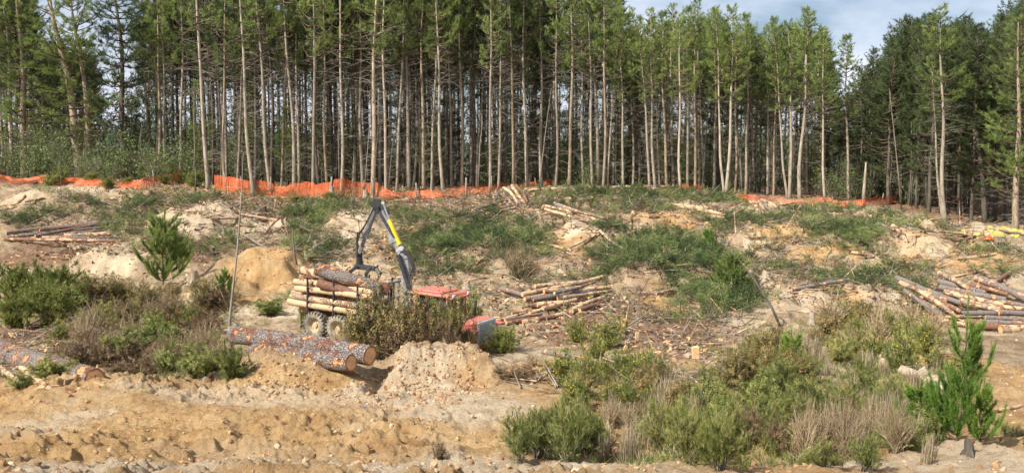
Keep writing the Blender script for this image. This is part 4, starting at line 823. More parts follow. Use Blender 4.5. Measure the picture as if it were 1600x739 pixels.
def wheel(x, y, rr=.55, wd=.46):
    h = wd / 2; s = 1 if y > 0 else -1; gs = [lathe((x, y, rr), [(-h * .8, rr * .5), (-h, rr * .62), (-h, rr * .82), (-h * .8, rr * .93), (0, rr * .95), (h * .8, rr * .93), (h, rr * .82), (h, rr * .62), (h * .8, rr * .5)])]
    for k in range(22):                                                # chevron lugs
        a = k * 2 * math.pi / 22
        for sd in (-1, 1):
            a2 = a + (.14 if sd > 0 else 0); r0 = rr * .93
            for q in range(3):
                aa = a2 + q * .075; c = np.array([math.cos(aa) * r0, sd * (h * .92 - q * h * .34), math.sin(aa) * r0]); ax = np.array([[math.cos(aa), 0, math.sin(aa)], [0, 1, 0], [-math.sin(aa), 0, math.cos(aa)]])
                V, T, Q = box((0, 0, 0), (rr * .11, h * .42, rr * .085), ax, 0); gs.append(((V + c + [x, y, rr]) @ AX + O, T, Q))
            c = np.array([math.cos(a2) * rr * .86, sd * h * .98, math.sin(a2) * rr * .86]); ax = np.array([[math.cos(a2), 0, math.sin(a2)], [0, 1, 0], [-math.sin(a2), 0, math.cos(a2)]]); V, T, Q = box((0, 0, 0), (rr * .2, .035, rr * .09), ax, 0); gs.append(((V + c + [x, y, rr]) @ AX + O, T, Q))
    g = Geo(); g.add(*gs[0])
    for G in gs[1:]: g.add(*G)
    t = obj('wheel', g.mesh('wheel', [M['tyre']], False, tuple(fw.location)), None, fw)
    part('rim', 'rim', t, lathe((x, y, rr), [(s * h * .8, rr * .5), (s * h * .62, rr * .46), (s * h * .25, rr * .4), (s * h * .2, rr * .2), (s * h * .5, rr * .17), (s * h * .55, .01)], 24), *[wt([(x + math.cos(a) * rr * .3, y + s * h * .2, rr + math.sin(a) * rr * .3), (x + math.cos(a) * rr * .3, y + s * h * .32, rr + math.sin(a) * rr * .3)], .018, 6) for a in np.arange(8) * .785])
for x in (0, 1.15, 5.1, 6.25):
    for y in (-.95, .95): wheel(x, y)
part('rear_frame', 'red', fw, wb((1.0, .32, .95), (4.6, .16, .26)), wb((1.0, -.32, .95), (4.6, .16, .26)), *[wb((x, 0, .98), (.16, 1.0, .14)) for x in (-.8, .5, 1.8, 2.9)])
for y in (-.62, .62): part('bogie', 'steel_dark', fw, wb((.575, y, .62), (1.35, .22, .3), .06), wb((.575, y * .6, .75), (.3, .5, .24)))
for y in (-.62, .62): part('bogie', 'steel_dark', fw, wb((5.67, y, .62), (1.35, .22, .3), .06), wb((5.67, y * .6, .75), (.3, .5, .24)))
for x in (-.35, .95, 2.1): part('bunk', 'steel_dark', fw, wb((x, 0, 1.12), (.14, 2.3, .12)))
for x in (-.35, .95, 2.1):
    for y in (-1.12, 1.12): part('stake', 'steel_dark', fw, wt([(x, y, 1.1), (x, y * 1.01, 1.8), (x, y * 1.05, 2.45)], [.06, .055, .04], 6))
part('headboard', 'steel', fw, *[wb((2.75, y, 1.75), (.07, .07, 1.3)) for y in (-1.05, -.7, -.35, 0, .35, .7, 1.05)], wb((2.75, 0, 2.42), (.09, 2.25, .09)), wb((2.75, 0, 1.15), (.09, 2.25, .12)), wb((2.75, 0, 1.8), (.085, 2.2, .07)))
part('front_frame', 'red', fw, wb((5.3, 0, .8), (3.7, .9, .5), .06), wb((3.6, 0, .85), (1.0, .5, .4), .05))
part('bonnet', 'red', fw, wb((6.6, 0, 1.2), (1.1, 1.5, .62), .09), wb((6.6, -.72, .95), (1.05, .2, .5), .05), wb((6.6, -.98, 1.24), (1.4, .6, .07), .03), wb((6.6, .98, 1.24), (1.4, .6, .07), .03))
gr = part('grille', 'grille', fw, wb((7.18, 0, 1.1), (.09, 1.36, .84), .03)); part('vent_slats', 'steel', gr, *[wb((7.232, 0, .78 + k * .075), (.02, 1.1, .03), 0) for k in range(9)])
part('bonnet_vent', 'steel_dark', fw, wb((6.35, -.2, 1.52), (.5, .7, .03), .01)); part('front_bumper', 'red', fw, wb((7.27, 0, .6), (.14, 1.8, .22), .04))
cab = part('cab', 'red', fw, wb((5.15, 0, 1.1), (1.5, 1.5, .5), .06), *[wt([(x, y, 1.3), (x * .985 + .08, y * .95, 2.25)], .05, 6) for x in (4.45, 5.85) for y in (-.7, .7)])
part('cab_window', 'glass', cab, wb((5.15, 0, 1.78), (1.32, 1.3, .86), .04)); part('cab_roof', 'red', cab, wb((5.1, 0, 2.32), (1.75, 1.65, .12), .05), wb((5.0, 0, 2.41), (1.2, 1.2, .08), .035), wb((5.95, 0, 2.26), (.28, 1.5, .08), .03))
for y in (-.55, .55): part('work_lamp', 'grille', cab, wb((6.06, y, 2.34), (.08, .18, .12), .02))
part('door_handle', 'steel_dark', cab, wb((4.75, -.78, 1.35), (.18, .03, .03), 0)); part('mirror', 'grille', cab, wb((5.95, -.95, 1.95), (.05, .16, .26), .02), wt([(5.85, -.72, 2.1), (5.95, -.95, 2.0)], .015, 5))
part('exhaust', 'steel_dark', fw, wt([(6.4, .5, 1.5), (6.4, .5, 2.1)], .05, 8)); part('mudguard', 'red', fw, wb((4.5, -.98, 1.25), (.5, .5, .06), .02))
# crane
def A3(px, py, Y): return at3(px, py, Y)
def beam(P, Q, w0, w1, h0, h1):
    P = np.asarray(P); Q = np.asarray(Q); u, v, d = frame(Q - P); v = np.array([0, 1., 0]); v = v - d * np.dot(v, d); v /= np.linalg.norm(v); u = np.cross(v, d)
    V = []
    for c, w, h in ((P, w0, h0), (Q, w1, h1)):
        for a, b in ((-1, -.7), (-.7, -1), (.7, -1), (1, -.7), (1, .7), (.7, 1), (-.7, 1), (-1, .7)): V.append(c + u * a * w / 2 + v * b * h / 2)
    i = np.arange(8); j = (i + 1) % 8; T = [[0, k + 1, k] for k in range(1, 7)] + [[8, 8 + k, 9 + k] for k in range(1, 7)]
    return np.array(V), T, np.stack([i, j, 8 + j, 8 + i], -1)
base = W(3.7, 0, 1.05); PB = A3(636, 446, 34.75); PM = A3(633, 405, 34.8); PE = A3(589, 319, 34.95); PS = A3(561, 398, 35.5); PG = A3(562, 412, 35.55)
crane = part('crane_pillar', 'steel', fw, beam(base, PB, .5, .36, .5, .36), tube([base - [0, 0, .1], base + [0, 0, .25]], .34, 16))
part('slew_motor', 'steel_dark', crane, beam(base + [.25, -.1, .2], base + [.25, -.1, .7], .24, .2, .24, .2))
bm = part('main_boom', 'steel', fw, beam(PB + (PM - PB) * -.1, PM, .40, .34, .3, .26), beam(PM, PE, .34, .24, .26, .2), beam(A3(617, 378, 34.85), A3(612, 366, 34.87), .42, .34, .3, .24))
part('elbow_head', 'steel_dark', bm, tube([PE + [0, -.2, .02], PE + [0, .2, .02]], .17, 12), beam(PE + [-.16, 0, .1], PE + [.1, 0, -.3], .26, .32, .3, .28), beam(PE + [-.1, 0, .16], PE + [.12, 0, .1], .14, .14, .34, .3))
cy = part('boom_cylinder', 'yellow', bm, tube([A3(624, 381, 34.65), A3(608, 343, 34.7)], .085, 10), tube([A3(624.5, 382, 34.65), A3(623.5, 379.5, 34.65)], .105, 10)); part('piston_rod', 'chrome', cy, tube([A3(608, 343, 34.7), A3(598, 317, 34.75)], .035, 8)); part('cylinder_eye', 'grille', cy, tube([A3(627, 388, 34.55), A3(627, 388, 34.8)], .1, 10), tube([A3(598, 317, 34.65), A3(598, 317, 34.85)], .07, 8), beam(A3(627, 388, 34.65), A3(622, 394, 34.75), .14, .2, .12, .12))
part('lift_cylinder', 'steel_dark', bm, tube([PB + [.12, -.25, -.1], A3(622, 398, 34.6)], .085, 10)); 
part('hose', 'steel_dark', bm, *[tube([A3(638 + 3 * k, 436, 34.5), A3(645 + 2 * k, 418, 34.5), A3(636 + k, 398 - k, 34.55), A3(624 + k, 385, 34.6)], .03, 6, cap=False) for k in range(3)], *[tube([A3(617 - k * 2, 372, 34.6), A3(600 - k * 2, 345, 34.7), A3(590 - 2 * k, 325, 34.75)], .02, 5, cap=False) for k in range(2)], sm=True)
stk = part('outer_boom', 'steel', fw, beam(A3(587, 322, 35.0), A3(570, 372, 35.3), .26, .22, .2, .18), beam(A3(571, 368, 35.3), PS, .17, .15, .14, .13))
part('hose', 'steel_dark', stk, *[tube([A3(584 - k, 326, 34.85), A3(571 - k, 352, 35.0), A3(562 - k * 2, 366, 35.1), A3(558 - k, 382, 35.2), A3(559, 402, 35.4)], .022, 5, cap=False) for k in range(2)], sm=True); part('hose_guard', 'steel_dark', stk, tube([A3(566, 362, 35.1), A3(559, 363, 35.1), A3(557, 378, 35.2), A3(561, 386, 35.2)], .03, 6))
gp = part('grapple', 'steel_dark', fw, tube([PS + [0, 0, .06], PG], .13, 12), beam(A3(557, 416, 35.5), A3(588, 420, 35.2), .2, .16, .4, .34), tube([PG + [-.14, 0, .02], PG + [.14, 0, .02]], .09, 8))
for (a, b, c_) in ((A3(558, 416, 35.2), A3(548, 424, 35.0), A3(545, 437, 35.0)), (A3(578, 419, 35.0), A3(572, 428, 34.8), A3(573, 440, 34.85)), (A3(588, 420, 35.1), A3(594, 428, 34.9), A3(590, 438, 34.95))):
    part('grapple_claw', 'steel_dark', gp, beam(a, b, .14, .13, .1, .1), beam(b, c_, .13, .05, .1, .06))
# the load: each log a thing, lying in the bunk
r_ = random.Random(9); spots = []
for k, (z, n_) in enumerate(((1.32, 7), (1.6, 7), (1.88, 6), (2.14, 5))):
    for i in range(n_): spots.append((-.95 + (1.9 * i / (n_ - 1)) if n_ > 1 else 0, z + r_.uniform(-.03, .03), k))
CH = 0
for i, (y, z, k) in enumerate(spots):
    if y > .5 and k < 3: continue
    x0 = -1.3 + r_.uniform(-.35, .3); x1 = x0 + r_.uniform(3.7, 4.0); rr = r_.uniform(.12, .155); near = y < -.9
    lab = 'near side log of the load, %s layer up, held by dark stakes' % ORD[k] if near else 'log packed inside the load on the forwarder'
    log(W(x0, y, z), W(min(x1, 2.68), y + r_.uniform(-.06, .06), z + r_.uniform(-.04, .04)), rr, rr * .88, M['log_pale' if (near and k != 3) or r_.random() < .6 else 'log_red'], lab, 'logs loaded on the forwarder', 900 + i)
log(A3(497, 420, 35.4), A3(606, 452, 34.75), .27, .24, M['log_big'], 'thick dark barked log on top of the load, gripped by the grapple', 'logs loaded on the forwarder', 950, n=16, seg=10)
log(A3(468, 421, 36.2), A3(560, 447, 35.5), .17, .15, M['log_pale'], 'pale log on the top left of the load, poking out beyond the thick one', 'logs loaded on the forwarder', 951)
log(A3(497, 442, 35.1), A3(590, 468, 34.5), .18, .17, M['log_red'], 'reddish log just below the thick dark one in the load', 'logs loaded on the forwarder', 952)

# ------------------------------------------------------------------ small man-made things
def cone():
    p = hit(1546, 380).copy(); s = p[1] / F; h = 12 * s; g = Geo(); g.add(*box(p + [0, 0, .02], (.4, .4, .04), None, .01)); root = empty('traffic_cone', p, 'small orange and white traffic cone below the yellow sheet', 'traffic cone')
    for nm, z0, z1, mt in (('cone_body', 0, .5, 'coneo'), ('reflective_band', .5, .78, 'grille'), ('cone_tip', .78, 1, 'coneo')):
        k = Geo(); k.add(*tube([p + [0, 0, .04 + h * z0], p + [0, 0, .04 + h * z1]], [.15 - .12 * z0, .15 - .12 * z1], 14))
        if nm == 'cone_body': k.add(np.concatenate(g.V), Q=np.concatenate(g.Q), T=np.concatenate(g.T))
        obj(nm, k.mesh(nm, [M[mt]], False, p), None, root)
M['coneo'] = plain('orange_cone_plastic', (.8, .17, .06), (.7, .13, .04), 4, .5); M['ysheet'] = plain('yellow_sheet', (.5, .44, .1), (.3, .25, .1), 3, .7)
cone()
def sheet():
    X = np.linspace(1505, 1612, 60); V = []; Q = []
    for i, px in enumerate(X):
        for k in range(6):
            b = hit(round(px), 369 + 3 * math.sin(px * .05)); x = b[0]; y = b[1] - .2 + k * .12 + .12 * math.sin(px * .3); V.append([x, y, float(H(x, y)) + .04 + .025 * math.sin(k * 2 + px * .25) + .02])
    Q = [[i * 6 + k, (i + 1) * 6 + k, (i + 1) * 6 + k + 1, i * 6 + k + 1] for i in range(59) for k in range(5)]; g = Geo(); g.add(V, Q=Q)
    tag(obj('plastic_sheet', g, M['ysheet'], None, True, V[0]), 'crumpled yellow plastic sheet lying on the pale bank at the right', 'sheet')
sheet()
def pole(P, rad, label, mt, name='dead_sapling', cat='dead sapling', twigs=0, seed=0):
    r = np.random.default_rng(seed); P = np.array(P); g = Geo(); g.add(*tube(P, rad, 6, jit=.08, r=r))
    for _ in range(twigs):
        f = r.uniform(.25, .95) * (len(P) - 1); i = int(f); b = P[i] + (P[min(i + 1, len(P) - 1)] - P[i]) * (f - i); d = r.normal(size=3) * [1, .6, .5] + [0, 0, .3]; L = r.uniform(.2, .7)
        g.add(*tube([b, b + d * L * .5, b + d * L * .9 + [0, 0, .1 * L]], [.014, .01, .004], 4, cap=False))
    tag(obj(name, g, M[mt], None, True, P[0]), label, cat)
b = ground(357, 27.6); b[2] -= .1
pole([b, at3(359, 500, 27.6), at3(364, 450, 27.7), at3(371, 390, 27.8), at3(375, 335, 27.9), at3(378, 290, 28), at3(380, 240, 28)], [.055, .045, .036, .028, .022, .014, .006], 'very tall thin bare sapling stem rising behind the left end of the big logs', 'twig', seed=1, twigs=5)
def P2(L, py_base=None):
    b = hit(*L[0]); return [np.array([b[0], b[1], b[2] - .1])] + [at3(x, y, b[1] - .15 * i) for i, (x, y) in enumerate(L[1:], 1)]
pole(P2([(1226, 512), (1205, 478), (1178, 436), (1150, 400), (1128, 378)]), [.06, .05, .035, .02, .01], 'grey dead sapling leaning far left on the right slope', 'twig', twigs=10, seed=2)
pole(P2([(463, 414), (460, 395), (458, 375), (457, 357)]), [.05, .045, .035, .02], 'bleached snapped stick standing behind the left end of the load', 'twig', twigs=3, seed=3)
pole(P2([(1349, 326), (1350, 300), (1352, 275), (1353, 254)]), [.13, .11, .09, .04], 'short broken snag standing in the dip of the orange netting', 'bark', 'dead_snag', 'snag', 3, 4)
pole(P2([(96, 318), (95, 285), (92, 250)]), [.02, .018, .012], 'thin pale stake left of the twin stemmed pine', 'twig', 'stake', 'stake', 0, 5)
pole(P2([(306, 305), (306, 280), (305, 262)]), [.06, .055, .04], 'low grey post in the netting gap', 'twig', 'stake', 'stake', 0, 6)
for i, (px, b_, t_) in enumerate(((240, 286, 250), (303, 290, 130), (345, 300, 160), (497, 296, 170), (655, 303, 150), (747, 300, 190), (1156, 304, 190), (1424, 326, 180), (215, 280, 190))):
    pole(P2([(px, b_), (px + 1.5, (b_ * 2 + t_) / 3), (px + 3 * ((i % 3) - 1), (b_ + 2 * t_) / 3), (px + 7 * ((i % 3) - 1), t_)]), [.06, .05, .04, .012], ['thin pale dead sapling just right of the lone dark pine', 'slender pale sapling stem left of the tall warm barked pine', 'slender pale sapling inside the left end of the long netting', 'slender pale sapling behind the netting left of the crane', 'thin white sapling leaning right, first right of the crane',
         'thin crooked sapling right of the crane by the old fence post', 'thin dead sapling right of the forked pine', 'thin dead sapling at the edge of the dark right stand', 'thin dead sapling in front of the sky gap at left'][i], 'twig', twigs=14, seed=20 + i)

r_ = random.Random(77)
for i in range(34):                                                    # thin dead stems among the front trunks
    px = r_.choice([r_.uniform(330, 1290), r_.uniform(200, 700), r_.uniform(1380, 1590)]); Y = r_.uniform(66, 80); Y -= 12 * max(0, min(1, (px - 1340) / 200)); b = ground(px, Y); b[2] -= .1; hh = r_.uniform(2.5, 9); ln = r_.gauss(0, .07)
    pole([b, b + [ln * hh * .3, 0, hh * .33], b + [ln * hh * .62, 0, hh * .66], b + [ln * hh, 0, hh]], [.05, .04, .028, .01], 'thin leaning dead stem among the trunks at the edge of the stand', 'twig', twigs=int(hh * 3), seed=50 + i)
for o in bpy.data.objects:
    if o.get('label', '').startswith('thin leaning dead stem among'): o['group'] = 'thin dead stems among the trunks'
# ------------------------------------------------------------------ shrubs, young pines, grass
def shrub(seed, h=1.2, rad=.8, stems=12, leaf='leaf_green', tm=None, dens=60, up=.5, stem_mat='twig_brown', fl=0, bare=.2, sz=1., var=.12, side=6, layers=.0):
    r = np.random.default_rng(seed); sg, lg, fg = Geo(), Geo(), Geo(); P, D, S = [], [], []
    for s in range(stems):
        a = r.uniform(0, 6.28); o = r.uniform(0, 1) ** .6; hh = h * r.uniform(.55, 1.05) * (1 - .45 * o ** 2); q = np.linspace(0, 1, 6)
        e = np.array([math.cos(a) * rad * o, math.sin(a) * rad * o, hh]); B = np.stack([e[0] * q ** 1.3, e[1] * q ** 1.3, hh * q ** .85], -1) + np.cumsum(r.normal(size=(6, 3)) * .03 * h, 0) * (q[:, None] > 0); B += [r.normal() * .08 * rad, r.normal() * .08 * rad, -.04]
        sg.add(*tube(B, np.linspace(.016 * h ** .5 + .004, .004, 6), 4, cap=False))
        for b in range(side):
            f = r.uniform(bare, 1); p0 = np.array([np.interp(f, q, B[:, i]) for i in range(3)]); d = r.normal(size=3) * .8 + [math.cos(a) * .4, math.sin(a) * .4, up]; d /= np.linalg.norm(d); L = r.uniform(.12, .34) * h
            sg.add(*tube([p0, p0 + d * L], [.006, .002], 3, cap=False)); n = max(1, int(dens * L / side))
            t = r.uniform(.1, 1.05, n); P.append(p0 + d * L * t[:, None] + r.normal(size=(n, 3)) * .025 * h); D.append(np.tile(d, (n, 1)) + r.normal(size=(n, 3)) * .45 + [0, 0, up * .6]); S.append(r.uniform(.6, 1.25, n) * sz)
    P = np.concatenate(P); D = np.concatenate(D); S = np.concatenate(S); P[:, 2] = np.maximum(P[:, 2], .02)
    ti = .5 + r.normal(size=len(P)) * var + (vn(P[:, 0] * 4 + 50, P[:, 2] * 4 + 50 + P[:, 1] * 3, seed) - .5) * .35
    tm = tm or [tuft(9, .13, .02, .9, 21), tuft(9, .13, .02, .9, 22)]; kk = r.integers(0, len(tm), len(P)); Rm = dir_rot(D, r)
    for i, t_ in enumerate(tm): m_ = kk == i; scatter(lg, t_, P[m_], Rm[m_], S[m_], tint=ti[m_])
    out = [('stems', sg.mesh('stems', [M[stem_mat]])), ('foliage', lg.mesh('foliage', [M[leaf]]))]
    if fl:
        i = r.choice(len(P), fl); scatter(fg, leafpair(4, .045, .035, 5), P[i] + [0, 0, .03], rand_rot(fl, r), 1., tint=r.uniform(.2, .9, fl)); out.append(('flowers', fg.mesh('flowers', [M['flower']])))
    return out
LP = [leafpair(7, .05, .03, 31), leafpair(7, .05, .03, 32)]
for t in LP: t[0][:, 2] *= 1
LP = [(np.where(np.arange(3) == 2, v[0] * [1, 1, .14], v[0]) , v[1], v[2]) for v in LP]
BRM = [tuft(8, .17, .014, .45, 41), tuft(8, .15, .014, .55, 42)]
PR = {
 'gorse': [shrub(300 + i, 1.1, .75, 26, 'leaf_green', None, 150, .6, 'twig', fl=60, side=8, var=.2) for i in range(2)],
 'broom': [shrub(310 + i, 1.3, .75, 26, 'leaf_green', BRM, 130, 1.1, 'twig', side=8, bare=.25, var=.2) for i in range(3)],
 'green': [shrub(320 + i, 1.2, .8, 26, 'leaf_green', LP, 260, .4, side=9, sz=1.3, var=.2) for i in range(2)],
 'olive': [shrub(330 + i, 1.5, 1.0, 30, 'leaf_olive', LP, 200, .4, 'twig', side=9, sz=1.5, var=.2) for i in range(3)],
 'dark': [shrub(340 + i, 1.2, .9, 26, 'leaf_green', [tuft(9, .12, .02, 1.1, 51)], 190, .3, side=8) for i in range(2)],
 'brown': [shrub(350 + i, 1.0, .8, 24, 'leaf_brown', LP, 200, .4, side=8, sz=1.2) for i in range(2)],
 'twigs': [shrub(360 + i, 1.2, .8, 60, 'leaf_brown', [tuft(4, .1, .01, .6, 61)], 40, .9, 'straw', side=7) for i in range(2)],
 'under': [shrub(370 + i, 3.2, 1.5, 16, 'leaf_pale', [leafpair(6, .16, .08, 71)], 20, .2, 'twig', side=10, bare=.1, sz=1.) for i in range(3)],
}
for v in PR['under']: pass
def grass_proto(seed, n=120, h=.5, mt='dry_grass'):
    r = np.random.default_rng(seed); V = []; T = []; ti = []
    for i in range(n):
        a = r.uniform(0, 6.28); b = np.array([r.normal() * .09, r.normal() * .09, -.02]); lean = r.uniform(.1, .8); L = h * r.uniform(.5, 1.2); d = np.array([math.cos(a), math.sin(a), 0]); s = np.array([-math.sin(a), math.cos(a), 0]) * .006
        pts = [b, b + d * L * lean * .25 + [0, 0, L * .6], b + d * L * lean * .8 + [0, 0, L * (1 - lean * .3)]]; k = len(V)
        V += [pts[0] - s, pts[0] + s, pts[1] - s * .8, pts[1] + s * .8, pts[2]]; T += [[k, k + 1, k + 3], [k, k + 3, k + 2], [k + 2, k + 3, k + 4]]; ti += [r.uniform(.1, .9)] * 5
    g = Geo(); g.add(V, T=T, tint=ti); return [('blades', g.mesh('blades', [M[mt]]))]
PR['grass'] = [grass_proto(380 + i) for i in range(2)]
PR['rush'] = [grass_proto(390 + i, 150, .7, 'leaf_green') for i in range(2)]
NEED = [tuft(20, .12, .010, .9, 81, .25), tuft(20, .12, .010, 1.1, 82, .25)]
CAND = tuft(10, .12, .012, .25, 85, .4)
def young_pine(seed, h=2.2, rad=.75, whorls=7, leaf='needles_bright', dens=1., top=.5):
    r = np.random.default_rng(seed); sg, lg = Geo(), Geo(); q = np.linspace(0, 1, 8); C = np.stack([.05 * np.sin(q * 4), .04 * np.sin(q * 3 + 1), h * q - .05], -1)
    sg.add(*tube(C, np.linspace(.035 * h / 2.2, .01, 8), 6, cap=False)); P, D, S = [], [], []
    def line(B, f0):
        L = np.linalg.norm(np.diff(B, axis=0), axis=1).sum(); n = int(L / .032 * dens); t = r.uniform(f0, 1, n); p = np.stack([np.interp(t, np.linspace(0, 1, len(B)), B[:, i]) for i in range(3)], -1); d = (B[-1] - B[-2]) / np.linalg.norm(B[-1] - B[-2]); P.append(p); D.append(np.tile(d, (n, 1)) + r.normal(size=(n, 3)) * .35); S.append(r.uniform(.7, 1.2, n))
    line(C[5:], 0)
    for w in range(whorls):
        f = .05 + .75 * w / whorls; z = f * h
        for k in range(r.integers(4, 7)):
            a = r.uniform(0, 6.28); L = rad * (1.1 - .85 * f) * r.uniform(.6, 1.2); t = np.linspace(0, 1, 6)
            B = np.stack([np.cos(a) * L * t, np.sin(a) * L * t ** 1.0, z + L * (.15 * t + .55 * t ** 2.4)], -1); sg.add(*tube(B, np.linspace(.016, .006, 6), 4, cap=False)); line(B, .3)
            for _ in range(3):
                g_ = r.uniform(.35, .9); p0 = np.array([np.interp(g_, t, B[:, i]) for i in range(3)]); aa = a + r.choice([-1, 1]) * r.uniform(.5, 1.1); l = L * .4; s = np.linspace(0, 1, 4); B2 = p0 + np.stack([np.cos(aa) * l * s, np.sin(aa) * l * s, l * (.3 * s + .7 * s ** 2)], -1); sg.add(*tube(B2, np.linspace(.008, .004, 4), 3, cap=False)); line(B2, .1)
    P = np.concatenate(P); D = np.concatenate(D); S = np.concatenate(S); ti = .45 + r.normal(size=len(P)) * .1 + .22 * smooth(.5, 1., P[:, 2] / h); kk = r.integers(0, 2, len(P)); Rm = dir_rot(D, r)
    for i in range(2): m_ = kk == i; scatter(lg, NEED[i], P[m_], Rm[m_], S[m_], tint=ti[m_])
    return [('stem', sg.mesh('stem', [M['twig_brown']])), ('needles', lg.mesh('needles', [M[leaf]]))]
YP = [young_pine(400, 2.4, .85), young_pine(401, 2.4, .95, 9, leaf='needles', dens=1.3), young_pine(402, 1.3, .6, 5)]
used = {}; _hs = {}
def height_of(me):
    if me.name not in _hs: a = np.zeros(len(me.vertices) * 3, np.float32); me.vertices.foreach_get('co', a); _hs[me.name] = float(np.percentile(a[2::3], 99.5))
    return _hs[me.name]
def plant(kind, px, py, hpx, wpx=None, label='', group=None, Y=None, name=None, cat=None, me=None):
    """base at (px, py) on the ground (or at distance Y), hpx tall in the picture"""
    p = (ground(px, Y) if Y else hit(px, py)).copy(); s = p[1] / F; hpx = hpx + (max(0, z2row(p[2], p[1]) - py) if Y else 0); L = me or PR[kind]; me = L[used.get(kind, 0) % len(L)]; used[kind] = used.get(kind, 0) + 1
    h0 = height_of(me[1][1] if len(me) > 1 else me[0][1])
    xs = {'gorse': .85, 'broom': .7, 'green': .9, 'olive': 1.15, 'dark': 1., 'brown': .9, 'twigs': .9, 'under': 1.7, 'grass': .4, 'rush': .5, 'pine': .75}[kind]
    sz = hpx * s / h0; sx = sz if not wpx else (wpx / 2 * s) / xs; o = empty(name or NM[kind][0], p, label, cat or NM[kind][1], group); o.scale = (sx, sx, sz); o.rotation_euler = (rnd.gauss(0, .04), rnd.gauss(0, .04), rnd.uniform(0, 6.28))
    for nm, m_ in me:
        c = bpy.data.objects.new(nm, m_); COL.objects.link(c); c.parent = o
        if nm == 'flowers': c['kind'] = 'stuff'
    return o
NM = {'gorse': ('gorse_bush', 'bush'), 'broom': ('broom_bush', 'bush'), 'green': ('leafy_bush', 'bush'), 'olive': ('olive_bush', 'bush'), 'dark': ('dark_bush', 'bush'), 'brown': ('withered_bush', 'bush'), 'twigs': ('bare_bush', 'bush'), 'under': ('understory_tree', 'small tree'), 'grass': ('grass_tuft', 'grass tuft'), 'rush': ('rush_tuft', 'grass tuft'), 'pine': ('young_pine', 'young pine')}
# single plants
plant('pine', 1508, 702, 200, 74, 'bright green young pine, tallest plant at the lower right', name='young_pine', me=[YP[0]], Y=15.6)
plant('pine', 1545, 690, 95, 62, 'low young pine growing at the right foot of the tallest one', me=[YP[2]], Y=15.4)
plant('pine', 1455, 672, 75, 90, 'low young pine growing at the left foot of the tallest one', me=[YP[2]])
plant('pine', 1240, 590, 75, 60, 'bright green small pine in the middle of the right scrub', me=[YP[2]])
plant('pine', 252, 450, 112, 58, 'dark green young pine standing on the left slope by the yellow bank', me=[YP[1]])
plant('pine', 350, 466, 44, 34, 'tiny pine beside the tall thin bare stem', me=[YP[2]])
plant('pine', 1145, 462, 72, 50, 'young pine with bright clumps beside the leaning dead sapling', me=[YP[1]])
plant('pine', 1108, 400, 40, 30, 'small bright young pine alone on the upper right slope', me=[YP[2]])
for i, (k, px, py, h, w, Y, lab) in enumerate([
 ('olive', 598, 545, 104, 130, 31.0, 'tall brownish olive bush hiding the middle of the forwarder'), ('olive', 560, 548, 66, 70, 31.5, 'olive bush beside the front end of the load'), ('olive', 655, 548, 108, 110, 30.8, 'olive bush hiding the lower part of the red cab'), ('brown', 625, 545, 62, 120, 29.6, 'withered brown brush on the back of the second earth heap'),
 ('olive', 705, 540, 88, 80, 31.4, 'thin olive bush between the cab roof and the red bonnet'), ('brown', 700, 548, 42, 60, 29.8, 'low withered brush below the red bonnet'), ('green', 735, 500, 52, 50, 36.5, 'leafy green bush behind the red bonnet'), ('twigs', 530, 545, 34, 60, 29.8, 'bare brush behind the big log ends'),
 ('dark', 785, 552, 42, 70, None, 'dark green bush right of the grey grille'), ('brown', 800, 596, 36, 90, None, 'straw coloured brush hanging over the end of the second heap'), ('olive', 628, 548, 78, 80, 30.2, 'ragged olive bush in front of the crane pillar'), ('brown', 652, 548, 68, 75, 30.5, 'withered brush left of the cab door'), ('green', 690, 545, 78, 60, 30.9, 'leafy bush below the cab roof'), ('brown', 680, 548, 84, 70, 30.2, 'tall withered brush in front of the cab door'), ('olive', 722, 535, 84, 50, 33.5, 'slim olive bush beside the windscreen of the cab'), ('twigs', 835, 575, 26, 60, None, 'thin dry brush on the gravel right of the second heap'),
 ('green', 470, 492, 70, 26, 37.0, 'slim leafy sapling in front of the rear end of the load'), ('green', 415, 498, 30, 60, None, 'low leafy bush on the sand left of the forwarder'), ('green', 455, 480, 22, 40, None, 'second low bush on the sand left of the forwarder'), ('twigs', 810, 440, 60, 70, None, 'bare twiggy bush left of the untidy heap')]):
    plant(k, px, py, h, w, lab, Y=Y)
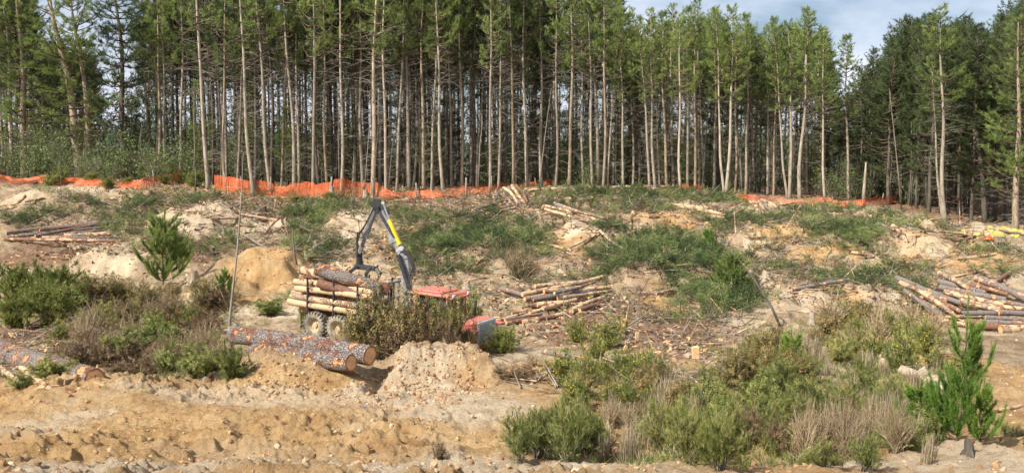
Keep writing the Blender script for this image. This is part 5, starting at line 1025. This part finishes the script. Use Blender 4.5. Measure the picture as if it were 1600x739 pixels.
AREA = [  # kind, boxes x0,x1,y0,y1 of the bases, count, height px range, width factor, group, label
 ('dark', (0, 110, 478, 522), 6, (50, 75), 1.5, 'dense dark green bush in the mass at the left edge'), ('gorse', (50, 120, 455, 500), 3, (45, 60), 1.5, 'gorse bush with yellow tints left of the brown mound'), ('olive', (120, 330, 470, 540), 16, (30, 55), 1.4, 'olive and brown bush in the thicket below the left slope'),
 ('green', (170, 335, 545, 600), 7, (35, 60), 1.3, 'mid green bush in the thicket left of the big logs'), ('dark', (290, 365, 575, 604), 2, (40, 58), 1.2, 'shaded dark bush beside the left end of the big logs'), ('brown', (120, 330, 480, 590), 24, (28, 50), 1.5, 'withered brown bush in the thicket left of the big logs'), ('twigs', (110, 350, 500, 590), 12, (45, 65), 1.3, 'bare twiggy bush among the left thicket'), ('gorse', (60, 340, 490, 560), 6, (30, 50), 1.4, 'gorse bush in the left thicket'),
 ('green', (0, 120, 590, 615), 3, (25, 40), 2, 'low weed patch below the sunken log'),
 ('broom', (800, 940, 700, 728), 8, (80, 120), .8, 'bright green broom bush at the bottom just right of centre'), ('broom', (1030, 1150, 690, 735), 8, (85, 125), .8, 'green broom bush at the bottom, right of the dry grass'), ('gorse', (880, 1040, 590, 650), 9, (45, 75), 1.3, 'gorse bush with yellow flowers in the scrub right of the gravel track'), ('olive', (900, 1100, 600, 650), 5, (45, 70), 1.3, 'olive bush in the scrub right of the gravel track'), ('gorse', (900, 1010, 530, 590), 6, (32, 55), 1.1, 'gorse bush with yellow flowers below the untidy heap'),
 ('twigs', (930, 1060, 640, 710), 6, (50, 80), 1.1, 'grey bare bush between the two broom clumps'), ('green', (1060, 1250, 640, 690), 7, (60, 95), 1., 'leafy green bush in the middle of the right scrub'), ('olive', (1140, 1260, 560, 620), 6, (50, 80), 1.3, 'brown tinged bush left of the small bright pine'), ('broom', (1190, 1330, 590, 680), 8, (60, 95), .9, 'broom bush in the thick scrub right of the small pine'),
 ('twigs', (1250, 1420, 680, 730), 10, (90, 130), .75, 'tall dead grey twiggy bush at the bottom right'), ('brown', (1150, 1330, 690, 735), 7, (55, 85), 1.1, 'withered bush in front of the dead twiggy bushes'), ('broom', (1180, 1440, 700, 738), 8, (50, 75), 1., 'low green broom along the dusty edge at bottom right'), ('green', (1400, 1500, 640, 705), 6, (60, 90), 1., 'leafy bush left of the tall young pine'), ('green', (1400, 1590, 560, 600), 3, (30, 45), 1.2, 'leafy bush near the bleached root'),
 ('gorse', (1300, 1480, 530, 590), 9, (40, 70), 1.1, 'gorse bush in the scrub below the big right stack'), ('twigs', (1290, 1470, 520, 600), 6, (45, 75), 1., 'dry twiggy bush in the scrub below the big right stack'), ('olive', (1260, 1400, 490, 540), 5, (25, 45), 1.4, 'low olive bush on the right slope'), ('broom', (1340, 1420, 600, 660), 5, (50, 80), .9, 'broom bush by the bleached root'),
 ('grass', (940, 1110, 630, 725), 26, (35, 60), 1, 'dry straw coloured grass tuft between the broom clumps'), ('grass', (1180, 1480, 550, 640), 26, (25, 45), 1, 'dry grass tuft in the right scrub'), ('rush', (1120, 1300, 690, 730), 10, (30, 50), 1, 'green grass tuft along the dusty edge'), ('grass', (1270, 1480, 650, 730), 18, (40, 70), 1, 'tall dry grass tuft among the dead bushes'),
 ('brown', (655, 690, 715, 725), 1, (40, 45), 1.3, 'small withered bush alone on the ochre bank at the bottom'), ('green', (260, 520, 300, 330), 0, (10, 14), 2, ''),
 ('under', (0, 120, 272, 284), 9, (45, 95), 1., 'leafy young tree in the thicket at the left edge of the stand'), ('under', (140, 330, 276, 292), 12, (35, 90), 1., 'pale leafy young tree under the left pines'), ('under', (330, 560, 280, 290), 9, (50, 110), .9, 'slim leafy young tree among the stems above the long netting'), ('under', (330, 1290, 272, 280), 26, (60, 150), .6, 'tall shaded young tree deep among the trunks'), ('under', (600, 1300, 284, 292), 10, (40, 80), .9, 'leafy young tree among the pale stems on the ridge'), ('under', (1350, 1590, 306, 325), 8, (60, 120), .6, 'tall shaded young tree deep in the right stand'), ('under', (1290, 1400, 306, 316), 5, (50, 80), .9, 'leafy young tree under the lone pine'),
 ('dark', (60, 330, 285, 300), 8, (14, 30), 1.7, 'low dark bush along the netting under the left pines'), ('dark', (440, 560, 312, 330), 2, (12, 16), 2.5, 'small green bush just below the netting')]
for ai, (k, (x0, x1, y0, y1), n, (h0, h1), wf, lab) in enumerate(AREA):
    r2 = random.Random(500 + ai); items = []
    for j in range(n): items.append((x0 + (x1 - x0) * (j + r2.uniform(.1, .9)) / n, r2.uniform(y0, y1)))
    for j, (px, py) in enumerate(items):
        h = r2.uniform(h0, h1) * (.82 if y0 > 585 and k != 'grass' else 1); l = lab if n == 1 else lab
        plant(k, px, py, h, h * wf * r2.uniform(.8, 1.15), l, (lab.replace('bush', 'bushes').replace('tuft', 'tufts').replace('young tree', 'young trees') if n > 1 else None))

# ------------------------------------------------------------------ what nobody could count
def region(boxes, n, r):
    """n points on the ground inside ellipses given in the picture, spread evenly over the ground itself"""
    wp = world_patch(boxes); A = np.array([a * b for _, _, a, b in wp]); k = r.choice(len(wp), n, p=A / A.sum()); t = r.uniform(0, 6.28, n); q = np.sqrt(r.uniform(0, 1, n)) * r.uniform(.8, 1.12, n); wp = np.array(wp)
    x = wp[k, 0] + wp[k, 2] * q * np.cos(t); y = wp[k, 1] + wp[k, 3] * q * np.sin(t); x = x + fbm(x, y, 1.2, 3, 77) * .8; y = y + fbm(x, y, 1.2, 3, 78) * .8; return x, y
def sprig(seed, mat_needles=True):
    """a cut branch lying on the ground along +Z with side twigs full of needles"""
    r = np.random.default_rng(seed); g = Geo(); V, T = [], []; k = 0
    def tri(a, b, c):
        nonlocal k
        V.extend([a, b, c]); T.append([k, k + 1, k + 2]); k += 3
    L = .8
    for i in range(11):
        z = L * (.15 + .85 * i / 11); s = 1 if i % 2 else -1; d = np.array([s * .8, r.normal() * .35, .65]); d /= np.linalg.norm(d); l = .3 * (1.1 - z / L * .6); b = np.array([0, 0, z])
        for j in range(9):
            p = b + d * l * (j + .5) / 9; e = d * .6 + r.normal(size=3) * .6; e /= np.linalg.norm(e); w = np.cross(e, r.normal(size=3)); w = w / np.linalg.norm(w) * .011; tri(p - w, p + w, p + e * .11)
    return np.array(V), np.array(T), np.zeros(len(V))
SPR = [sprig(1), sprig(2), sprig(3)]
SLASH = [(120, 325, 40, 22), (60, 345, 35, 12), (210, 345, 45, 30), (215, 320, 30, 14), (240, 380, 40, 20), (30, 350, 30, 10), (500, 330, 40, 14), (480, 350, 40, 20), (470, 392, 30, 25), (500, 400, 40, 22), (320, 312, 30, 6), (340, 388, 40, 14), (460, 309, 16, 5),
         (680, 385, 60, 28), (640, 360, 40, 18), (790, 372, 80, 26), (720, 365, 40, 22), (690, 415, 60, 22), (760, 345, 40, 12), (820, 395, 50, 14), (740, 420, 40, 18), (900, 305, 60, 8), (960, 310, 70, 10), (1010, 312, 70, 9), (990, 330, 60, 12), (960, 360, 40, 12), (1120, 316, 50, 8), (1170, 350, 80, 10), (1100, 312, 60, 8),
         (1010, 410, 75, 34), (1080, 425, 75, 36), (1120, 455, 65, 34), (1040, 380, 60, 20), (960, 425, 50, 16), (1080, 390, 50, 16), (1000, 440, 50, 14), (1130, 490, 35, 14), (1180, 410, 50, 14), (1240, 430, 60, 10), (1320, 370, 60, 24), (1260, 345, 60, 12), (1300, 395, 50, 10), (1350, 440, 90, 20), (1400, 430, 60, 12), (1320, 455, 60, 12), (1440, 355, 60, 8), (1560, 400, 50, 6), (1380, 345, 40, 8), (1290, 330, 60, 5), (1560, 430, 40, 6), (880, 325, 50, 8), (1060, 505, 60, 6), (860, 440, 60, 8), (420, 300, 60, 3), (600, 335, 40, 6), (560, 320, 40, 4), (1380, 495, 60, 12), (1480, 385, 50, 5)]
def slash_stuff():
    r = np.random.default_rng(21); g = Geo(); n = 10500; x1_, y1_ = region(SLASH, 7700, r); x2_, y2_ = region([(400, 350, 420, 45), (850, 380, 420, 70), (1300, 400, 320, 70), (950, 470, 260, 40), (640, 330, 500, 30)], 1500, r); x3_, y3_ = region([(1010, 410, 75, 34), (1080, 425, 80, 36), (1120, 460, 65, 34), (1040, 385, 60, 20), (690, 390, 60, 28), (480, 350, 40, 18), (1320, 375, 50, 22), (790, 372, 70, 22)], 3800, r); x = np.concatenate([x1_, x2_, x3_]); y = np.concatenate([y1_, y2_, y3_]); n = len(x); d = r.normal(size=(n, 3)); d[:, 2] = np.abs(d[:, 2]) * .45 + .05
    heap = .5 * smooth(-.1, .6, fbm(x, y, 1.5, 2, 99)); heap[-3800:] += .25; P = np.stack([x, y, H(x, y) + .02 + heap * r.uniform(0, 1, n)], -1); d[:, 2] += fbm(x, y, 2, 2, 98) * .2; Rm = dir_rot(d, r); k = r.integers(0, 3, n); ti = .4 + fbm(x, y, 1.2, 3, 97) * .7 + r.normal(size=n) * .2
    for i in range(3): m_ = k == i; scatter(g, SPR[i], P[m_], Rm[m_], r.uniform(.45, 1.15, m_.sum()), tint=ti[m_])
    tag(obj('cut_branches', g, M['slash'], None, False), kind='stuff')
slash_stuff()
def dead_slash():
    r = np.random.default_rng(22); g = Geo(); B = [(600, 340, 300, 30), (300, 370, 260, 50), (800, 420, 200, 60), (1200, 430, 300, 60), (1500, 400, 120, 50), (1000, 500, 160, 50), (150, 530, 180, 60), (1100, 350, 300, 30), (620, 330, 240, 14), (1000, 600, 200, 30), (500, 390, 120, 30)]
    n = 4200; x, y = region(B + SLASH, n, r); d = r.normal(size=(n, 3)); d[:, 2] = np.abs(d[:, 2]) * .3; P = np.stack([x, y, H(x, y) + .02], -1); scatter(g, SPR[0], P, dir_rot(d, r), r.uniform(.3, .9, n), tint=r.uniform(.2, .9, n)); 
    tag(obj('withered_branches', g, M['leaf_brown'], None, False), kind='stuff')
    g = Geo(); n = 13000; x, y = region(B + SLASH[:44], n, r); d = r.normal(size=(n, 3)); d[:, 2] *= .22; d[:, 2] = np.abs(d[:, 2]); P = np.stack([x, y, H(x, y) + .03], -1); L = r.uniform(.25, 1., n) ** 2 * 2.0
    V = np.array([[-.03, -.018, 0], [.03, -.018, 0], [0, .03, 0], [-.004, 0, 1.], [.004, 0, 1.], [.03, .01, .5]]); T = np.array([[0, 1, 4], [0, 4, 3], [1, 2, 4], [2, 0, 3], [2, 3, 4]]); scatter(g, (V, T), P, dir_rot(d, r), 1., tint=.5)
    Vv = g.V[0].reshape(n, -1, 3); c = P[:, None, :]; tip = Vv - c; dd = d / np.linalg.norm(d, axis=1)[:, None]; along = np.einsum('nki,ni->nk', tip, dd); Vv += dd[:, None, :] * along[:, :, None] * (L - 1)[:, None, None]; g.V[0] = Vv.reshape(-1, 3); g.mt[0] = np.repeat(r.choice([0, 1, 2], n, p=[.5, .2, .3]), len(T))
    tag(obj('twig_litter', g, [M['twig'], M['twig_brown'], M['log_pale']], None, False), kind='stuff')
    # chips, bark flakes and splinters
    g = Geo(); n = 16000; C = [(960, 510, 130, 50), (1060, 550, 90, 20), (90, 535, 120, 40), (60, 600, 80, 20), (800, 330, 300, 30), (400, 330, 300, 40), (1200, 400, 320, 60), (1440, 360, 120, 12), (1400, 470, 200, 40), (800, 480, 120, 50), (150, 410, 160, 60), (640, 400, 200, 60), (700, 310, 260, 12)]; x, y = region(C, n, r); Vb, _, Qb = box((0, 0, .3), (.5, .16, 1), None); Tb = np.array([[a, b, c] for a, b, c, d_ in Qb] + [[a, c, d_] for a, b, c, d_ in Qb]); d = r.normal(size=(n, 3)); d[:, 2] *= .35; P = np.stack([x, y, H(x, y) + .015], -1)
    scatter(g, (Vb, Tb), P, dir_rot(d, r), r.uniform(.3, 1, n) ** 2 * .3, tint=.5); g.mt[0] = np.repeat(r.choice([0, 1, 2], n, p=[.4, .3, .3]), len(Tb)); tag(obj('wood_chips', g, [M['cut'], M['log_red'], M['bark_warm']], None, False), kind='stuff')
dead_slash()
def stones():
    r = np.random.default_rng(23); g = Geo(); t = (1 + 5 ** .5) / 2; ic = np.array([[-1, t, 0], [1, t, 0], [-1, -t, 0], [1, -t, 0], [0, -1, t], [0, 1, t], [0, -1, -t], [0, 1, -t], [t, 0, -1], [t, 0, 1], [-t, 0, -1], [-t, 0, 1]]) / 1.9
    It = np.array([[0, 11, 5], [0, 5, 1], [0, 1, 7], [0, 7, 10], [0, 10, 11], [1, 5, 9], [5, 11, 4], [11, 10, 2], [10, 7, 6], [7, 1, 8], [3, 9, 4], [3, 4, 2], [3, 2, 6], [3, 6, 8], [3, 8, 9], [4, 9, 5], [2, 4, 11], [6, 2, 10], [8, 6, 7], [9, 8, 1]])
    for v in range(4):
        n = 1900; Y = 10 + 24 * r.uniform(0, 1, n) ** 1.3; x = r.uniform(-.62, .62, n) * Y; keep = fbm(x, Y, 1.6, 3, 130 + v) > r.uniform(-.35, .25, n); x, Y = x[keep], Y[keep]; n = len(x)
        S = .014 + .06 * r.uniform(0, 1, n) ** 7 + .008 * r.uniform(0, 1, n); P = np.stack([x, Y, H(x, Y) + S * .2], -1); sh = ic * r.uniform(.7, 1.25, (12, 1)) * [1, .8, .65]; scatter(g, (sh, It), P, rand_rot(n, r), S, tint=r.uniform(0, 1, n))
    n = 5000; x, y = region([(650, 590, 100, 50), (440, 580, 100, 40), (650, 560, 90, 25), (740, 570, 40, 30)], n, r); S = .012 + .055 * r.uniform(0, 1, n) ** 4; scatter(g, (ic * r.uniform(.7, 1.25, (12, 1)), It), np.stack([x, y, H(x, y)], -1), rand_rot(n, r), S, tint=r.uniform(0, 1, n))
    n = 3500; x, y = region(PALE + YEL, n, r); S = .018 + .06 * r.uniform(0, 1, n) ** 5; scatter(g, (ic * r.uniform(.7, 1.25, (12, 1)), It), np.stack([x, y, H(x, y)], -1), rand_rot(n, r), S, tint=r.uniform(0, 1, n))
    m, nt, b = mat('clay_clods', 1, .05); nt.links.new(ramp(nt, attr(nt, 'tint'), [(0, (.2, .11, .055)), (.5, (.34, .21, .11)), (.85, (.42, .29, .17)), (1, (.5, .39, .27))]), b.inputs['Base Color']); tag(obj('clods_and_stones', g, m, None, False), kind='stuff')
stones()
def weeds():
    """low ground cover in the foreground scrub"""
    r = np.random.default_rng(24); g = Geo(); B = [(1150, 640, 260, 60), (1000, 600, 120, 30), (1300, 570, 180, 50), (1100, 710, 250, 20), (870, 690, 70, 35), (1350, 520, 110, 22), (1440, 640, 80, 60), (230, 530, 150, 60), (60, 480, 80, 40), (300, 575, 90, 25), (950, 560, 60, 30), (1230, 530, 90, 20)]
    n = 21000; x, y = region(B, n, r); ok = fbm(x, y, 1.1, 3, 140) > -.25; x, y = x[ok], y[ok]; n = len(x); d = r.normal(size=(n, 3)) * .5 + [0, 0, 1]; P = np.stack([x, y, H(x, y) - .01], -1)
    T_ = [tuft(8, .2, .014, .9, 91), tuft(8, .2, .014, .7, 92)]; k = r.integers(0, 2, n); ti = .5 + fbm(x, y, .8, 3, 141) * .5 + r.normal(size=n) * .15; c = np.where(fbm(x, y, 1.4, 3, 143) + r.normal(size=n) * .25 > .15, 1, 0); Rm = dir_rot(d, r); S = r.uniform(.4, 1.15, n)
    for i in range(2):
        for mm in (0, 1): m_ = (k == i) & (c == mm); scatter(g, T_[i], P[m_], Rm[m_], S[m_], mat=mm, tint=ti[m_])
    tag(obj('low_weeds', g, [M['leaf_green'], M['dry_grass']], None, False), kind='stuff')
weeds()
